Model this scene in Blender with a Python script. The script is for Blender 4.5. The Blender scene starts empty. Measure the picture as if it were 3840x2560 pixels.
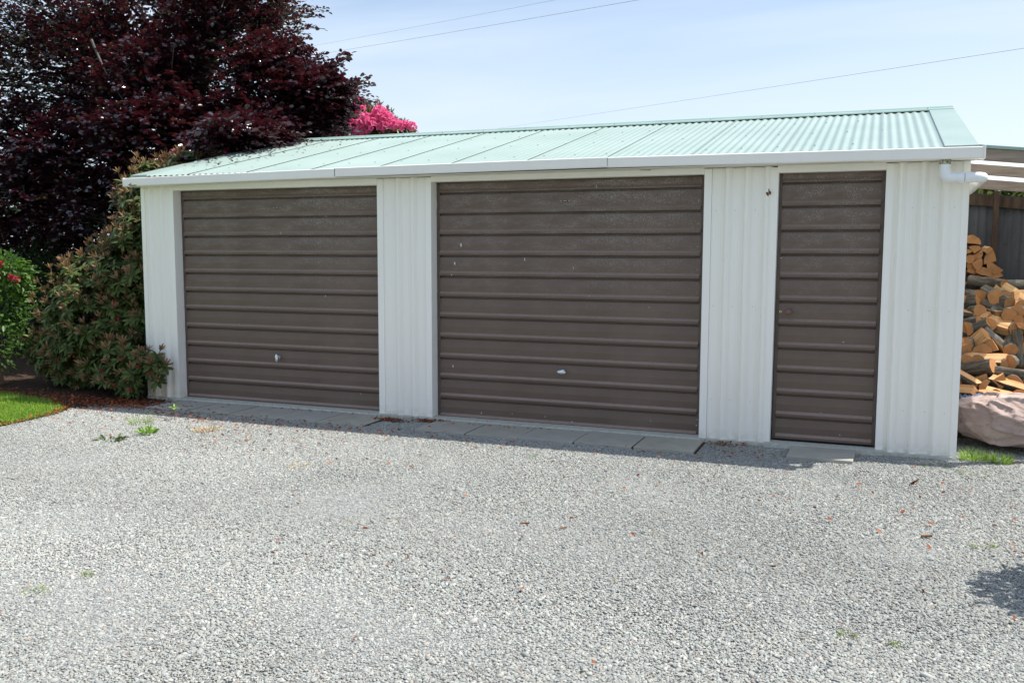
import bpy, math, random
import numpy as np
from mathutils import Vector, Matrix, noise

random.seed(7)
rng = np.random.default_rng(7)
S = bpy.context.scene
COL = S.collection

# ------------------------------------------------------------------ camera
cam_d = bpy.data.cameras.new('camera'); cam = bpy.data.objects.new('camera', cam_d); COL.objects.link(cam)
yaw, pitch, roll = math.radians(21.5431), math.radians(5.6311), math.radians(0.1304)
cy_, sy_, cp_, sp_ = math.cos(yaw), math.sin(yaw), math.cos(pitch), math.sin(pitch)
fwd = Vector((-sy_*cp_, cy_*cp_, -sp_)); rgt = Vector((cy_, sy_, 0)); up = rgt.cross(fwd)
r2 = rgt*math.cos(roll) + up*math.sin(roll); u2 = up*math.cos(roll) - rgt*math.sin(roll)
M3 = Matrix((r2, u2, -fwd)).transposed()
cam.matrix_world = Matrix.Translation((1.6934, -7.1573, 1.467)) @ M3.to_4x4()
cam_d.sensor_width = 36; cam_d.lens = 32.148; cam_d.clip_start = .05; cam_d.clip_end = 3000
S.camera = cam

# ------------------------------------------------------------------ sky, sun, exposure
SUN_TRAVEL = Vector((-1.15, -.60, -2.18)).normalized()
SUN_EL = math.asin(-SUN_TRAVEL.z); SUN_ROT = math.atan2(-SUN_TRAVEL.x, -SUN_TRAVEL.y)
w = bpy.data.worlds.new('World'); S.world = w; w.use_nodes = True
wn, wl = w.node_tree.nodes, w.node_tree.links
wn.clear()
wo = wn.new('ShaderNodeOutputWorld'); bg = wn.new('ShaderNodeBackground'); bg.inputs['Strength'].default_value = .110
sky = wn.new('ShaderNodeTexSky'); sky.sky_type = 'NISHITA'; sky.sun_disc = False
sky.sun_elevation = SUN_EL; sky.sun_rotation = SUN_ROT; sky.air_density = 1.0; sky.dust_density = 1.0; sky.ozone_density = 1.2
geo = wn.new('ShaderNodeTexCoord')
# thin high cloud: project the view direction on a plane overhead and stretch a noise along it
sep = wn.new('ShaderNodeSeparateXYZ'); wl.new(geo.outputs['Generated'], sep.inputs[0])
def wmath(op, a, b=None, clamp=False):
    n = wn.new('ShaderNodeMath'); n.operation = op; n.use_clamp = clamp
    for i, x in enumerate((a, b)):
        if x is None: continue
        if isinstance(x, (int, float)): n.inputs[i].default_value = x
        else: wl.new(x, n.inputs[i])
    return n.outputs[0]
zc = wmath('MAXIMUM', wmath('ADD', sep.outputs[2], .12), .05)
cmb = wn.new('ShaderNodeCombineXYZ')
wl.new(wmath('DIVIDE', sep.outputs[0], zc), cmb.inputs[0]); wl.new(wmath('DIVIDE', sep.outputs[1], zc), cmb.inputs[1])
mp = wn.new('ShaderNodeMapping'); wl.new(cmb.outputs[0], mp.inputs[0])
mp.inputs['Rotation'].default_value = (0, 0, math.radians(35)); mp.inputs['Scale'].default_value = (.45, 1.15, 1)
nz = wn.new('ShaderNodeTexNoise'); wl.new(mp.outputs[0], nz.inputs['Vector'])
nz.inputs['Scale'].default_value = 1.1; nz.inputs['Detail'].default_value = 7; nz.inputs['Roughness'].default_value = .52; nz.inputs['Distortion'].default_value = .5
cr = wn.new('ShaderNodeMapRange'); cr.inputs['From Min'].default_value = .36; cr.inputs['From Max'].default_value = .72
cr.inputs['To Min'].default_value = .10; cr.inputs['To Max'].default_value = 1.0; wl.new(nz.outputs[0], cr.inputs['Value'])
haze_up = wmath('SUBTRACT', 1.0, wmath('MULTIPLY', wmath('ABSOLUTE', sep.outputs[2]), 3.4), True)   # whiter towards the horizon
fac = cr.outputs[0]
mixc = wn.new('ShaderNodeMix'); mixc.data_type = 'RGBA'
wl.new(fac, mixc.inputs['Factor']); wl.new(sky.outputs[0], mixc.inputs['A']); mixc.inputs['B'].default_value = (4.15, 4.95, 6.1, 1)
mixh = wn.new('ShaderNodeMix'); mixh.data_type = 'RGBA'; wl.new(wmath('MULTIPLY', haze_up, .72), mixh.inputs['Factor'])
wl.new(mixc.outputs['Result'], mixh.inputs['A']); mixh.inputs['B'].default_value = (5.6, 6.0, 6.5, 1); wl.new(mixh.outputs['Result'], bg.inputs['Color']); wl.new(bg.outputs[0], wo.inputs[0])

sd = bpy.data.lights.new('sun', 'SUN'); sun = bpy.data.objects.new('sun', sd); COL.objects.link(sun)
sd.energy = 4.1; sd.angle = math.radians(.53); sd.color = (1, .965, .90)
sun.rotation_euler = SUN_TRAVEL.to_track_quat('-Z', 'Y').to_euler(); sun.location = (8, 4, 14)
S.view_settings.view_transform = 'Standard'; S.view_settings.look = 'None'
S.view_settings.exposure = 0.70; S.view_settings.gamma = 1; S.view_settings.use_curve_mapping = False
try:
    S.cycles.max_bounces = 8; S.cycles.diffuse_bounces = 5; S.cycles.glossy_bounces = 3
    S.cycles.transparent_max_bounces = 12; S.cycles.use_denoising = True
except Exception: pass

# ------------------------------------------------------------------ material helpers
class NT:
    def __init__(s, name, rough=.6, spec=.5, metallic=0):
        s.m = bpy.data.materials.new(name); s.m.use_nodes = True
        s.t = s.m.node_tree; s.n = s.t.nodes; s.l = s.t.links
        s.b = s.n['Principled BSDF']; s.b.inputs['Roughness'].default_value = rough
        s.b.inputs['Specular IOR Level'].default_value = spec; s.b.inputs['Metallic'].default_value = metallic
        s.tc = s.n.new('ShaderNodeTexCoord')
    def put(s, x, sock):
        if isinstance(x, (int, float)): sock.default_value = x
        elif isinstance(x, tuple): sock.default_value = x if len(x) == 4 or len(sock.default_value) == 3 else (*x, 1)
        else: s.l.new(x, sock)
    def mapped(s, scale=(1, 1, 1), out='Object', rot=(0, 0, 0)):
        m = s.n.new('ShaderNodeMapping'); s.l.new(s.tc.outputs[out], m.inputs[0])
        m.inputs['Scale'].default_value = scale; m.inputs['Rotation'].default_value = rot; return m.outputs[0]
    def noise(s, scale, detail=4, rough=.55, vec=None, dist=0, out=0):
        n = s.n.new('ShaderNodeTexNoise'); s.l.new(vec if vec is not None else s.tc.outputs['Object'], n.inputs['Vector'])
        n.inputs['Scale'].default_value = scale; n.inputs['Detail'].default_value = detail
        n.inputs['Roughness'].default_value = rough; n.inputs['Distortion'].default_value = dist; return n.outputs[out]
    def vor(s, scale, vec=None, feat='F1', out=0):
        n = s.n.new('ShaderNodeTexVoronoi'); s.l.new(vec if vec is not None else s.tc.outputs['Object'], n.inputs['Vector'])
        n.feature = feat; n.inputs['Scale'].default_value = scale; return n.outputs[out]
    def wave(s, scale, vec, dist=0, detail=2, typ='BANDS', dirn='X', dscale=1):
        n = s.n.new('ShaderNodeTexWave'); n.wave_type = typ
        if typ == 'BANDS': n.bands_direction = dirn
        else: n.rings_direction = dirn
        s.l.new(vec, n.inputs['Vector']); n.inputs['Scale'].default_value = scale; n.inputs['Distortion'].default_value = dist
        n.inputs['Detail'].default_value = detail; n.inputs['Detail Scale'].default_value = dscale; return n.outputs[1]
    def ramp(s, v, a, b, lo=0., hi=1.):
        n = s.n.new('ShaderNodeMapRange'); n.clamp = True; s.l.new(v, n.inputs['Value'])
        n.inputs['From Min'].default_value = a; n.inputs['From Max'].default_value = b
        n.inputs['To Min'].default_value = lo; n.inputs['To Max'].default_value = hi; return n.outputs[0]
    def math(s, op, a, b=0.):
        n = s.n.new('ShaderNodeMath'); n.operation = op; s.put(a, n.inputs[0]); s.put(b, n.inputs[1]); return n.outputs[0]
    def mix(s, f, a, b, mode='MIX'):
        n = s.n.new('ShaderNodeMix'); n.data_type = 'RGBA'; n.blend_type = mode
        s.put(f, n.inputs['Factor']); s.put(a, n.inputs['A']); s.put(b, n.inputs['B']); return n.outputs['Result']
    def attr(s, name, typ='GEOMETRY', out='Fac'):
        n = s.n.new('ShaderNodeAttribute'); n.attribute_name = name; n.attribute_type = typ; return n.outputs[out]
    def rand(s):
        n = s.n.new('ShaderNodeObjectInfo'); return n.outputs['Random']
    def pos(s, i):
        n = s.n.new('ShaderNodeNewGeometry'); m = s.n.new('ShaderNodeSeparateXYZ'); s.l.new(n.outputs['Position'], m.inputs[0]); return m.outputs[i]
    def color(s, x): s.put(x, s.b.inputs['Base Color']); return s
    def rough(s, x): s.put(x, s.b.inputs['Roughness']); return s
    def bump(s, h, strength=.3, dist=.01):
        n = s.n.new('ShaderNodeBump'); s.l.new(h, n.inputs['Height']); n.inputs['Strength'].default_value = strength
        n.inputs['Distance'].default_value = dist; s.l.new(n.outputs[0], s.b.inputs['Normal']); return s
    def translucent(s, colr, f):
        o = s.n['Material Output']; t = s.n.new('ShaderNodeBsdfTranslucent'); s.put(colr, t.inputs[0])
        mx = s.n.new('ShaderNodeMixShader'); mx.inputs[0].default_value = f
        s.l.new(s.b.outputs[0], mx.inputs[1]); s.l.new(t.outputs[0], mx.inputs[2]); s.l.new(mx.outputs[0], o.inputs[0]); return s

MAT = {}
def white_paint(name, base, dirt=(.42, .38, .27), micro=False, amt=.5):
    k = NT(name, .42, .35)
    n1 = k.noise(2.2, 5, .6, k.mapped((1, 1, .35))); n2 = k.noise(60, 2, .5)
    streak = k.noise(26, 4, .6, k.mapped((1, 1, .05)))
    f = k.math('MULTIPLY', k.ramp(n1, .45, .75), amt * .38)
    f = k.math('ADD', f, k.math('MULTIPLY', k.ramp(streak, .5, .8), amt * .34))
    c = k.mix(f, base, dirt)
    specks = k.ramp(k.vor(14, k.mapped((1, 1, 1))), .0, .035, 1, 0)
    c = k.mix(k.math('MULTIPLY', specks, .55), c, (.16, .12, .08))
    st = k.math('MULTIPLY', k.ramp(k.pos(2), .0, .38, 1, 0), k.ramp(k.pos(0), -4.62, -4.9, 0, 1)); st = k.math('MULTIPLY', st, k.ramp(k.noise(18, 4, .6, k.mapped((1, 1, .15))), .3, .6))
    c = k.mix(k.math('MULTIPLY', st, .75), c, (.60, .40, .16))     # rusty damp stain at the foot of the far corner
    mud = k.math('MULTIPLY', k.ramp(k.pos(2), -.01, .10, 1, 0), k.ramp(k.noise(25, 4), .35, .7)); c = k.mix(k.math('MULTIPLY', mud, .5), c, (.34, .30, .20))
    k.color(c); k.rough(k.ramp(n2, .3, .7, .36, .5))
    if micro:
        wv = k.wave(17.0, k.mapped((1, 0, 0)), 0, 0)
        k.bump(wv, .35, .0025)
    else: k.bump(k.noise(6, 3), .15, .004)
    return k.m
MAT['wall'] = white_paint('white_wall_paint', (.92, .885, .81), micro=True, amt=.16)
MAT['trim'] = white_paint('white_trim_paint', (.92, .885, .82), amt=.14)
MAT['gutter'] = white_paint('white_gutter_paint', (.88, .84, .79), amt=.15)
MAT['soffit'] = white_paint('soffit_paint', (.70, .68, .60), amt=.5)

k = NT('green_roof_paint', .42, .4)
n1 = k.noise(1.3, 5, .6); n2 = k.noise(40, 4, .65)
c = k.mix(k.ramp(n1, .35, .7), (.28, .36, .32), (.325, .405, .365)); c = k.mix(k.ramp(n2, .55, .8, 0, .18), c, (.24, .34, .28))
k.color(c); k.bump(n2, .1, .002); MAT['roof'] = k.m
k = NT('green_flashing_paint', .38, .4); n1 = k.noise(3, 4)
k.color(k.mix(k.ramp(n1, .3, .7), (.26, .37, .325), (.32, .43, .385))); MAT['flash'] = k.m

k = NT('brown_door_paint', .48, .42)
n1 = k.noise(3, 4, .6); chalk = k.noise(160, 3, .75); band = k.noise(7, 3, .6, k.mapped((.5, 1, 1.6)))
zf = k.ramp(k.pos(2), .8, 1.95, .0, 1.)
c = k.mix(k.ramp(n1, .3, .7), (.124, .084, .064), (.160, .112, .087))
f = k.math('MULTIPLY', k.ramp(chalk, .50, .64), k.math('MULTIPLY', k.ramp(band, .38, .62), zf))
c = k.mix(k.math('MULTIPLY', f, .85), c, (.46, .44, .41))
dots = k.ramp(k.vor(9, k.mapped((1, 1, 1.3))), .0, .022, 1, 0)
c = k.mix(k.math('MULTIPLY', dots, k.ramp(k.noise(3.3), .48, .55)), c, (.6, .58, .54))
gn = k.n.new('ShaderNodeNewGeometry'); gs = k.n.new('ShaderNodeSeparateXYZ'); k.l.new(gn.outputs['Normal'], gs.inputs[0])
ledge_light = k.math('MULTIPLY', k.ramp(gs.outputs[2], .25, .7), k.ramp(k.noise(30, 4), .2, .7, .45, .8)); c = k.mix(ledge_light, c, (.32, .24, .20))   # upward faces painted lighter, as ledges catching the light
k.color(c); k.rough(k.ramp(n1, .3, .7, .42, .58)); k.bump(k.noise(150, 2), .12, .001); MAT['door'] = k.m
k = NT('brown_door_frame', .5, .4); k.color(k.mix(k.ramp(k.noise(8), .3, .7), (.085, .062, .048), (.12, .09, .075))); MAT['dframe'] = k.m
k = NT('dark_rubber', .8, .2); k.color((.02, .02, .02)); MAT['dark'] = k.m
k = NT('zinc_metal', .38, .5, .85); k.color(k.mix(k.ramp(k.noise(60), .3, .7), (.55, .57, .6), (.75, .77, .8))); MAT['zinc'] = k.m
k = NT('brown_knob', .3, .5); k.color((.17, .09, .075)); MAT['knob'] = k.m
k = NT('brass', .35, .5, .9); k.color((.62, .52, .28)); MAT['brass'] = k.m
k = NT('white_spot', .7, .3); k.color((.60, .59, .55)); MAT['spot'] = k.m
k = NT('black_plate', .4, .4); k.color((.03, .032, .035)); MAT['plate'] = k.m
k = NT('rust', .85, .2); k.color(k.mix(k.ramp(k.noise(70, 4), .35, .65), (.23, .09, .03), (.09, .04, .02))); MAT['rust'] = k.m
k = NT('pvc', .32, .5); k.color(k.mix(k.ramp(k.noise(12, 4), .55, .8, 0, .4), (.84, .85, .86), (.6, .6, .55))); MAT['pvc'] = k.m
k = NT('mossy_pvc', .8, .2); k.color(k.mix(k.ramp(k.noise(70, 4), .4, .6), (.55, .52, .42), (.13, .14, .07))); MAT['mossy'] = k.m

k = NT('concrete_paver', .85, .25)
n1 = k.noise(5, 6, .6); n2 = k.noise(180, 3, .7)
c = k.mix(k.ramp(n1, .3, .7), (.34, .32, .265), (.44, .415, .35)); c = k.mix(k.ramp(n2, .45, .75, 0, .35), c, (.13, .13, .12))
c = k.mix(k.math('MULTIPLY', k.rand(), .35), c, (.37, .365, .35))
c = k.mix(k.ramp(k.noise(14, 5, .65), .60, .72, 0, .6), c, (.42, .42, .39))
k.color(c); k.bump(n2, .25, .002); MAT['paver'] = k.m
k = NT('concrete_footing', .9, .2); n1 = k.noise(30, 6, .7)
k.color(k.mix(k.ramp(n1, .3, .7), (.40, .40, .34), (.60, .59, .53))); k.bump(n1, .4, .006); MAT['concrete'] = k.m
k = NT('moss', .95, .1); k.color(k.mix(k.ramp(k.noise(50, 3), .3, .7), (.10, .13, .02), (.20, .25, .05))); MAT['moss'] = k.m

def leafmat(name, dark, light, transl, tf=.3, rough=.42, spec=.5):
    k = NT(name, rough, spec); t = k.attr('tone')
    k.color(k.mix(t, dark, light)); k.translucent(k.mix(t, tuple(x*.8 for x in transl), transl), tf)
    if name.startswith('copper'): k.b.inputs['Coat Weight'].default_value = .6; k.b.inputs['Coat Roughness'].default_value = .16
    return k.m
MAT['beech'] = leafmat('copper_beech_leaf', (.010, .0035, .008), (.043, .012, .018), (.11, .013, .018), .19, .24, .75)
MAT['rhodo'] = leafmat('rhododendron_leaf', (.036, .058, .014), (.115, .150, .042), (.12, .20, .03), .12, .52, .22)
MAT['newleaf'] = leafmat('new_felted_leaf', (.15, .085, .045), (.36, .225, .125), (.32, .18, .07), .2, .75, .2)
MAT['olive'] = leafmat('olive_leaf', (.055, .085, .025), (.15, .19, .06), (.2, .26, .06), .2, .42, .45)
MAT['rose'] = leafmat('rose_leaf', (.024, .062, .012), (.125, .22, .05), (.16, .34, .04), .28, .45, .4)
MAT['petal'] = leafmat('pink_petal', (.82, .07, .27), (.95, .26, .50), (.97, .25, .48), .40, .6, .2)
MAT['redpetal'] = leafmat('red_petal', (.26, .010, .02), (.48, .03, .06), (.5, .02, .04), .2, .55, .3)
MAT['grass'] = leafmat('grass_blade', (.13, .24, .025), (.30, .44, .07), (.36, .56, .06), .32, .5, .3)
MAT['hedge'] = leafmat('deep_shade_leaf', (.010, .022, .010), (.028, .052, .020), (.04, .08, .02), .12, .5, .3)  # near-black leaves: the deep shade under the beech is put into the colour
MAT['weed'] = leafmat('weed_leaf', (.13, .27, .04), (.30, .48, .09), (.35, .6, .08), .3, .5, .3)
MAT['mossg'] = leafmat('moss_tuft', (.12, .17, .03), (.26, .33, .07), (.3, .4, .06), .2, .7, .2)
MAT['litter'] = leafmat('fallen_leaf', (.13, .040, .020), (.42, .14, .06), (.35, .1, .04), .12, .75, .15)
MAT['straw'] = leafmat('dry_straw', (.34, .24, .12), (.60, .47, .27), (.5, .4, .2), .1, .8, .15)
k = NT('bark_grey', .9, .2); n1 = k.noise(18, 5, .6, k.mapped((1, 1, .3)))
k.color(k.mix(k.ramp(n1, .3, .7), (.07, .065, .06), (.20, .19, .175))); k.bump(n1, .5, .01); MAT['bark'] = k.m
k = NT('stem', .8, .2); k.color((.13, .085, .045)); MAT['stem'] = k.m

# firewood
k = NT('log_bark', .92, .15); v = k.mapped((1, .25, 1)); n1 = k.noise(34, 6, .65, v); n2 = k.noise(9, 3, .6, v)
c = k.mix(k.ramp(n1, .32, .68), (.055, .045, .034), (.21, .185, .15)); c = k.mix(k.ramp(n2, .45, .7, 0, .6), c, (.27, .265, .235))
k.color(c); k.bump(n1, .9, .012); MAT['lbark'] = k.m
k = NT('split_wood', .75, .25); v = k.mapped((1, .05, 1)); n1 = k.noise(60, 5, .65, v, .3); n2 = k.noise(7, 4, .6, v)
c = k.mix(k.ramp(n1, .36, .64), (.36, .145, .045), (.84, .54, .25)); c = k.mix(k.ramp(n2, .42, .66, 0, .75), c, (.42, .15, .05))
c = k.mix(k.math('MULTIPLY', k.rand(), .4), c, (.78, .52, .27))
k.color(c); k.bump(n1, .8, .008); MAT['split'] = k.m
k = NT('cut_end_wood', .8, .2)
rings = k.wave(34, k.mapped((1, 0, 1)), 2.2, 3, 'RINGS', 'Y', 1.5); n1 = k.noise(22, 4, .6)
c = k.mix(k.ramp(rings, .2, .9, 0, .4), (.58, .26, .090), (.36, .135, .045)); c = k.mix(k.ramp(n1, .4, .75, 0, .5), c, (.60, .33, .15)); c = k.mix(k.ramp(k.noise(9, 3, .6), .5, .7, 0, .45), c, (.22, .10, .05)); c = k.mix(k.math('MULTIPLY', k.rand(), .35), c, (.36, .20, .11))
k.color(c); k.bump(rings, .2, .002); MAT['cut'] = k.m
k = NT('old_timber', .85, .2); v = k.mapped((.12, 1, 1)); n1 = k.noise(30, 5, .6, v)
k.color(k.mix(k.ramp(n1, .3, .7), (.20, .155, .125), (.35, .285, .235))); k.bump(n1, .3, .004); MAT['timber'] = k.m
k = NT('dark_timber', .9, .2); v = k.mapped((1, 1, .12)); n1 = k.noise(30, 5, .6, v); k.color(k.mix(k.ramp(n1, .3, .7), (.045, .03, .022), (.12, .08, .055))); MAT['dtimber'] = k.m
k = NT('dark_iron', .7, .35); n1 = k.noise(6, 5, .6, k.mapped((1, 1, .3)))
c = k.mix(k.ramp(n1, .3, .7), (.075, .077, .082), (.13, .132, .14)); c = k.mix(k.ramp(k.noise(25, 5), .6, .75), c, (.10, .05, .03))
k.color(c); MAT['iron'] = k.m
k = NT('sack_cloth', .85, .25)
n1 = k.noise(4, 6, .6); n2 = k.noise(240, 2, .6); c = k.mix(k.ramp(n1, .3, .7), (.36, .26, .225), (.52, .41, .365))
c = k.mix(k.ramp(k.noise(16, 5, .65), .58, .74, 0, .7), c, (.10, .07, .06)); c = k.mix(k.ramp(k.noise(2.5, 4), .55, .75, 0, .5), c, (.52, .45, .40))
k.color(c); k.bump(k.math('ADD', k.noise(11, 4, .6, None, 1.2), k.math('MULTIPLY', n2, .15)), .7, .02); MAT['sack'] = k.m
k = NT('blue_tarp', .45, .4); k.color((.07, .12, .24)); MAT['tarp'] = k.m
# translucent roof sheet of the lean-to
k = NT('clear_sheet', .25, .5); k.color((.82, .86, .86))
o = k.n['Material Output']; tr = k.n.new('ShaderNodeBsdfTransparent'); tl = k.n.new('ShaderNodeBsdfTranslucent'); tl.inputs[0].default_value = (.85, .88, .88, 1)
m1 = k.n.new('ShaderNodeMixShader'); m1.inputs[0].default_value = .55; k.l.new(k.b.outputs[0], m1.inputs[1]); k.l.new(tl.outputs[0], m1.inputs[2])
m2 = k.n.new('ShaderNodeMixShader'); m2.inputs[0].default_value = .12; k.l.new(m1.outputs[0], m2.inputs[1]); k.l.new(tr.outputs[0], m2.inputs[2])
k.l.new(m2.outputs[0], o.inputs[0]); MAT['clear'] = k.m

# gravel: colour arrives per stone
k = NT('pebble', .72, .3); pc = k.attr('pcol', 'INSTANCER', 'Color'); n1 = k.noise(90, 3, .6)
k.color(k.mix(k.ramp(n1, .35, .75, 0, .28), pc, (.25, .25, .24))); MAT['pebble'] = k.m
k = NT('gravel_bed', .9, .2)
vc = k.vor(70, None, 'F1', 1); vd = k.vor(70, None, 'F1', 0)
sepn = k.n.new('ShaderNodeSeparateColor'); k.l.new(vc, sepn.inputs[0])
c = k.mix(k.ramp(sepn.outputs[0], 0, 1), (.22, .225, .22), (.34, .345, .335)); c = k.mix(k.ramp(vd, .35, .7), c, (.16, .16, .155))
k.color(c); k.bump(vd, 1, .006); MAT['gbed'] = k.m
k = NT('grass_soil', .95, .1); n1 = k.noise(8, 6, .65)
k.color(k.mix(k.ramp(n1, .3, .7), (.10, .17, .02), (.17, .25, .04))); k.bump(k.noise(60, 3), .5, .01); MAT['lawn'] = k.m
k = NT('bark_soil', .95, .1); n1 = k.noise(28, 6, .7)
c = k.mix(k.ramp(n1, .3, .7), (.030, .020, .014), (.105, .065, .045)); k.color(c); k.bump(n1, .9, .02); MAT['soil'] = k.m
k = NT('far_grass', .95, .1); n1 = k.noise(.6, 6, .65); k.color(k.mix(k.ramp(n1, .3, .7), (.06, .11, .025), (.11, .17, .05))); MAT['far'] = k.m

# ------------------------------------------------------------------ mesh helpers
class MB:
    def __init__(s): s.v = []; s.f = []; s.m = []; s.mats = []
    def mi(s, mat):
        if mat not in s.mats: s.mats.append(mat)
        return s.mats.index(mat)
    def add(s, vs, fs, mat):
        o = len(s.v); s.v += [tuple(map(float, p)) for p in vs]; i = s.mi(mat)
        for f in fs: s.f.append(tuple(o + a for a in f)); s.m.append(i)
        return s
    def box(s, x0, x1, y0, y1, z0, z1, mat):
        v = [(x0,y0,z0),(x1,y0,z0),(x1,y1,z0),(x0,y1,z0),(x0,y0,z1),(x1,y0,z1),(x1,y1,z1),(x0,y1,z1)]
        return s.add(v, [(0,3,2,1),(4,5,6,7),(0,1,5,4),(1,2,6,5),(2,3,7,6),(3,0,4,7)], mat)
    def grid(s, P, mat, closed=False):
        # P[i][j] rows of points
        n, m = len(P), len(P[0]); vs = [p for row in P for p in row]; fs = []
        for i in range(n - 1):
            for j in range(m - (0 if closed else 1)):
                j2 = (j + 1) % m; fs.append((i*m + j, i*m + j2, (i+1)*m + j2, (i+1)*m + j))
        return s.add(vs, fs, mat)
    def tube(s, pts, rad, mat, n=8, caps=True):
        pts = [Vector(p) for p in pts]; R = rad if isinstance(rad, (list, tuple)) else [rad]*len(pts)
        rows = []; prev = None
        for i, p in enumerate(pts):
            t = (pts[min(i+1, len(pts)-1)] - pts[max(i-1, 0)]).normalized()
            a = prev - t*prev.dot(t) if prev is not None else None
            if a is None or a.length < 1e-4: a = t.cross(Vector((0, 0, 1)) if abs(t.z) < .9 else Vector((1, 0, 0)))
            a.normalize(); prev = a; b = t.cross(a)
            rows.append([p + (a*math.cos(q) + b*math.sin(q))*R[i] for q in [2*math.pi*j/n for j in range(n)]])
        s.grid(rows, mat, True)
        if caps:
            s.add(rows[0], [tuple(range(n))[::-1]], mat); s.add(rows[-1], [tuple(range(n))], mat)
        return s
    def build(s, name, parent=None, smooth=False, loc=None):
        me = bpy.data.meshes.new(name); me.from_pydata(s.v, [], s.f)
        for m in s.mats: me.materials.append(MAT[m])
        me.polygons.foreach_set('material_index', s.m)
        if smooth is True: me.polygons.foreach_set('use_smooth', [True]*len(s.f))
        me.update(); o = bpy.data.objects.new(name, me); COL.objects.link(o)
        if smooth == 'auto':
            me.polygons.foreach_set('use_smooth', [True]*len(s.f)); me.set_sharp_from_angle(angle=math.radians(35))
        if loc is not None: o.location = loc
        if parent is not None: o.parent = parent
        return o
def bevel(o, w=.003, seg=2):
    b = o.modifiers.new('bevel', 'BEVEL'); b.width = w; b.segments = seg; b.limit_method = 'ANGLE'; b.angle_limit = math.radians(40); return o
def tag(o, label=None, cat=None, group=None, kind=None):
    if label: o['label'] = label
    if cat: o['category'] = cat
    if group: o['group'] = group
    if kind: o['kind'] = kind
    return o
def empty(name, loc=(0, 0, 0), rz=0):
    o = bpy.data.objects.new(name, None); o.empty_display_size = .1; COL.objects.link(o); o.location = loc; o.rotation_euler.z = rz; return o
def link_copy(src, parent, M=None, name=None):
    o = src.copy(); COL.objects.link(o); o.parent = parent
    if M is not None: o.matrix_local = M
    return o
def frame_from(d, nrm):
    d = d / (np.linalg.norm(d, axis=1, keepdims=True) + 1e-9)
    nrm = nrm - d*(nrm*d).sum(1, keepdims=True); nrm /= (np.linalg.norm(nrm, axis=1, keepdims=True) + 1e-9)
    return d, np.cross(nrm, d), nrm
LEAF = {  # outline points (along, side, up) and faces
    'hex': (np.array([(0,0,0),(.32,.40,.07),(.72,.36,.07),(1,0,-.06),(.72,-.36,.07),(.32,-.40,.07)]), [(0,1,2,3),(0,3,4,5)]),
    'quad': (np.array([(0,0,0),(.45,.5,.1),(1,0,-.05),(.45,-.5,.1)]), [(0,1,2),(0,2,3)]),
    'blade': (np.array([(0,.5,0),(0,-.5,0),(.6,-.35,.03),(.6,.35,.03),(1,0,-.08)]), [(0,1,2,3),(3,2,4)]),
}
def leaves_mesh(name, P, D, N, L, W, mat, tone, shape='hex', parent=None, extra=None):
    T, F = LEAF[shape]; n, kk = len(P), len(T)
    d, sd_, nr = frame_from(np.asarray(D, float), np.asarray(N, float))
    L = np.broadcast_to(L, (n,))[:, None, None]; W = np.broadcast_to(W, (n,))[:, None, None]
    V = P[:, None, :] + d[:, None, :]*(T[None, :, 0:1]*L) + sd_[:, None, :]*(T[None, :, 1:2]*W) + nr[:, None, :]*(T[None, :, 2:3]*L)
    V = V.reshape(-1, 3); off = (np.arange(n)*kk)[:, None]
    loops = []; counts = []
    per = np.concatenate([np.array(f) for f in F]); cnt = np.array([len(f) for f in F])
    loops = (off + per[None, :]).ravel(); counts = np.tile(cnt, n)
    me = bpy.data.meshes.new(name); me.vertices.add(len(V)); me.vertices.foreach_set('co', V.astype(np.float32).ravel())
    me.loops.add(len(loops)); me.loops.foreach_set('vertex_index', loops.astype(np.int32))
    me.polygons.add(len(counts)); st = np.concatenate([[0], np.cumsum(counts)[:-1]])
    me.polygons.foreach_set('loop_start', st.astype(np.int32)); me.polygons.foreach_set('loop_total', counts.astype(np.int32))
    me.materials.append(MAT[mat]); me.update(calc_edges=True)
    a = me.attributes.new('tone', 'FLOAT', 'POINT'); a.data.foreach_set('value', np.repeat(np.clip(tone, 0, 1), kk).astype(np.float32))
    o = bpy.data.objects.new(name, me); COL.objects.link(o)
    if parent is not None: o.parent = parent
    return o
def unit(n):
    v = rng.normal(size=(n, 3)); return v/np.linalg.norm(v, axis=1, keepdims=True)

# ================================================================== GROUND
def sheet(name, pts, z, mat, kind='structure'):
    m = MB(); m.add([(x, y, z) for x, y in pts], [tuple(range(len(pts)))], mat); o = m.build(name); tag(o, kind=kind); return o
g = sheet('ground', [(-600, -600), (600, -600), (600, 600), (-600, 600)], -.045, 'far'); g['label'] = 'open ground around the shed'
gr = sheet('gravel_drive', [(-9, -12), (9, -12), (9, .9), (2.27, .9), (2.27, .05), (-4.7, .05), (-4.86, -.36), (-5.22, -.66), (-5.20, -1.05), (-5.12, -1.62), (-5.6, -3.2), (-7.5, -6)], -.0145, 'gbed')
gr['label'] = 'grey gravel yard in front of the shed'
LAWN = [(-5.30, -.84), (-5.17, -1.10), (-5.12, -1.64), (-5.6, -3.2), (-9, -7.5), (-16, -8), (-16, .3), (-8.2, -.12), (-6.72, -.36), (-5.80, -.55)]
lw = sheet('lawn', LAWN, -.004, 'lawn'); lw['label'] = 'short green lawn beside the gravel'
bed = sheet('garden_bed', [(-4.6, -.12), (-4.60, -.42), (-4.86, -.45), (-5.30, -.84), (-5.80, -.55), (-6.72, -.36), (-8.2, -.12), (-16, .3), (-16, 9), (-5.1, 9), (-5.1, -.03)], -.010, 'soil')
bed['label'] = 'bark soil bed under the shrubs'

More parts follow.
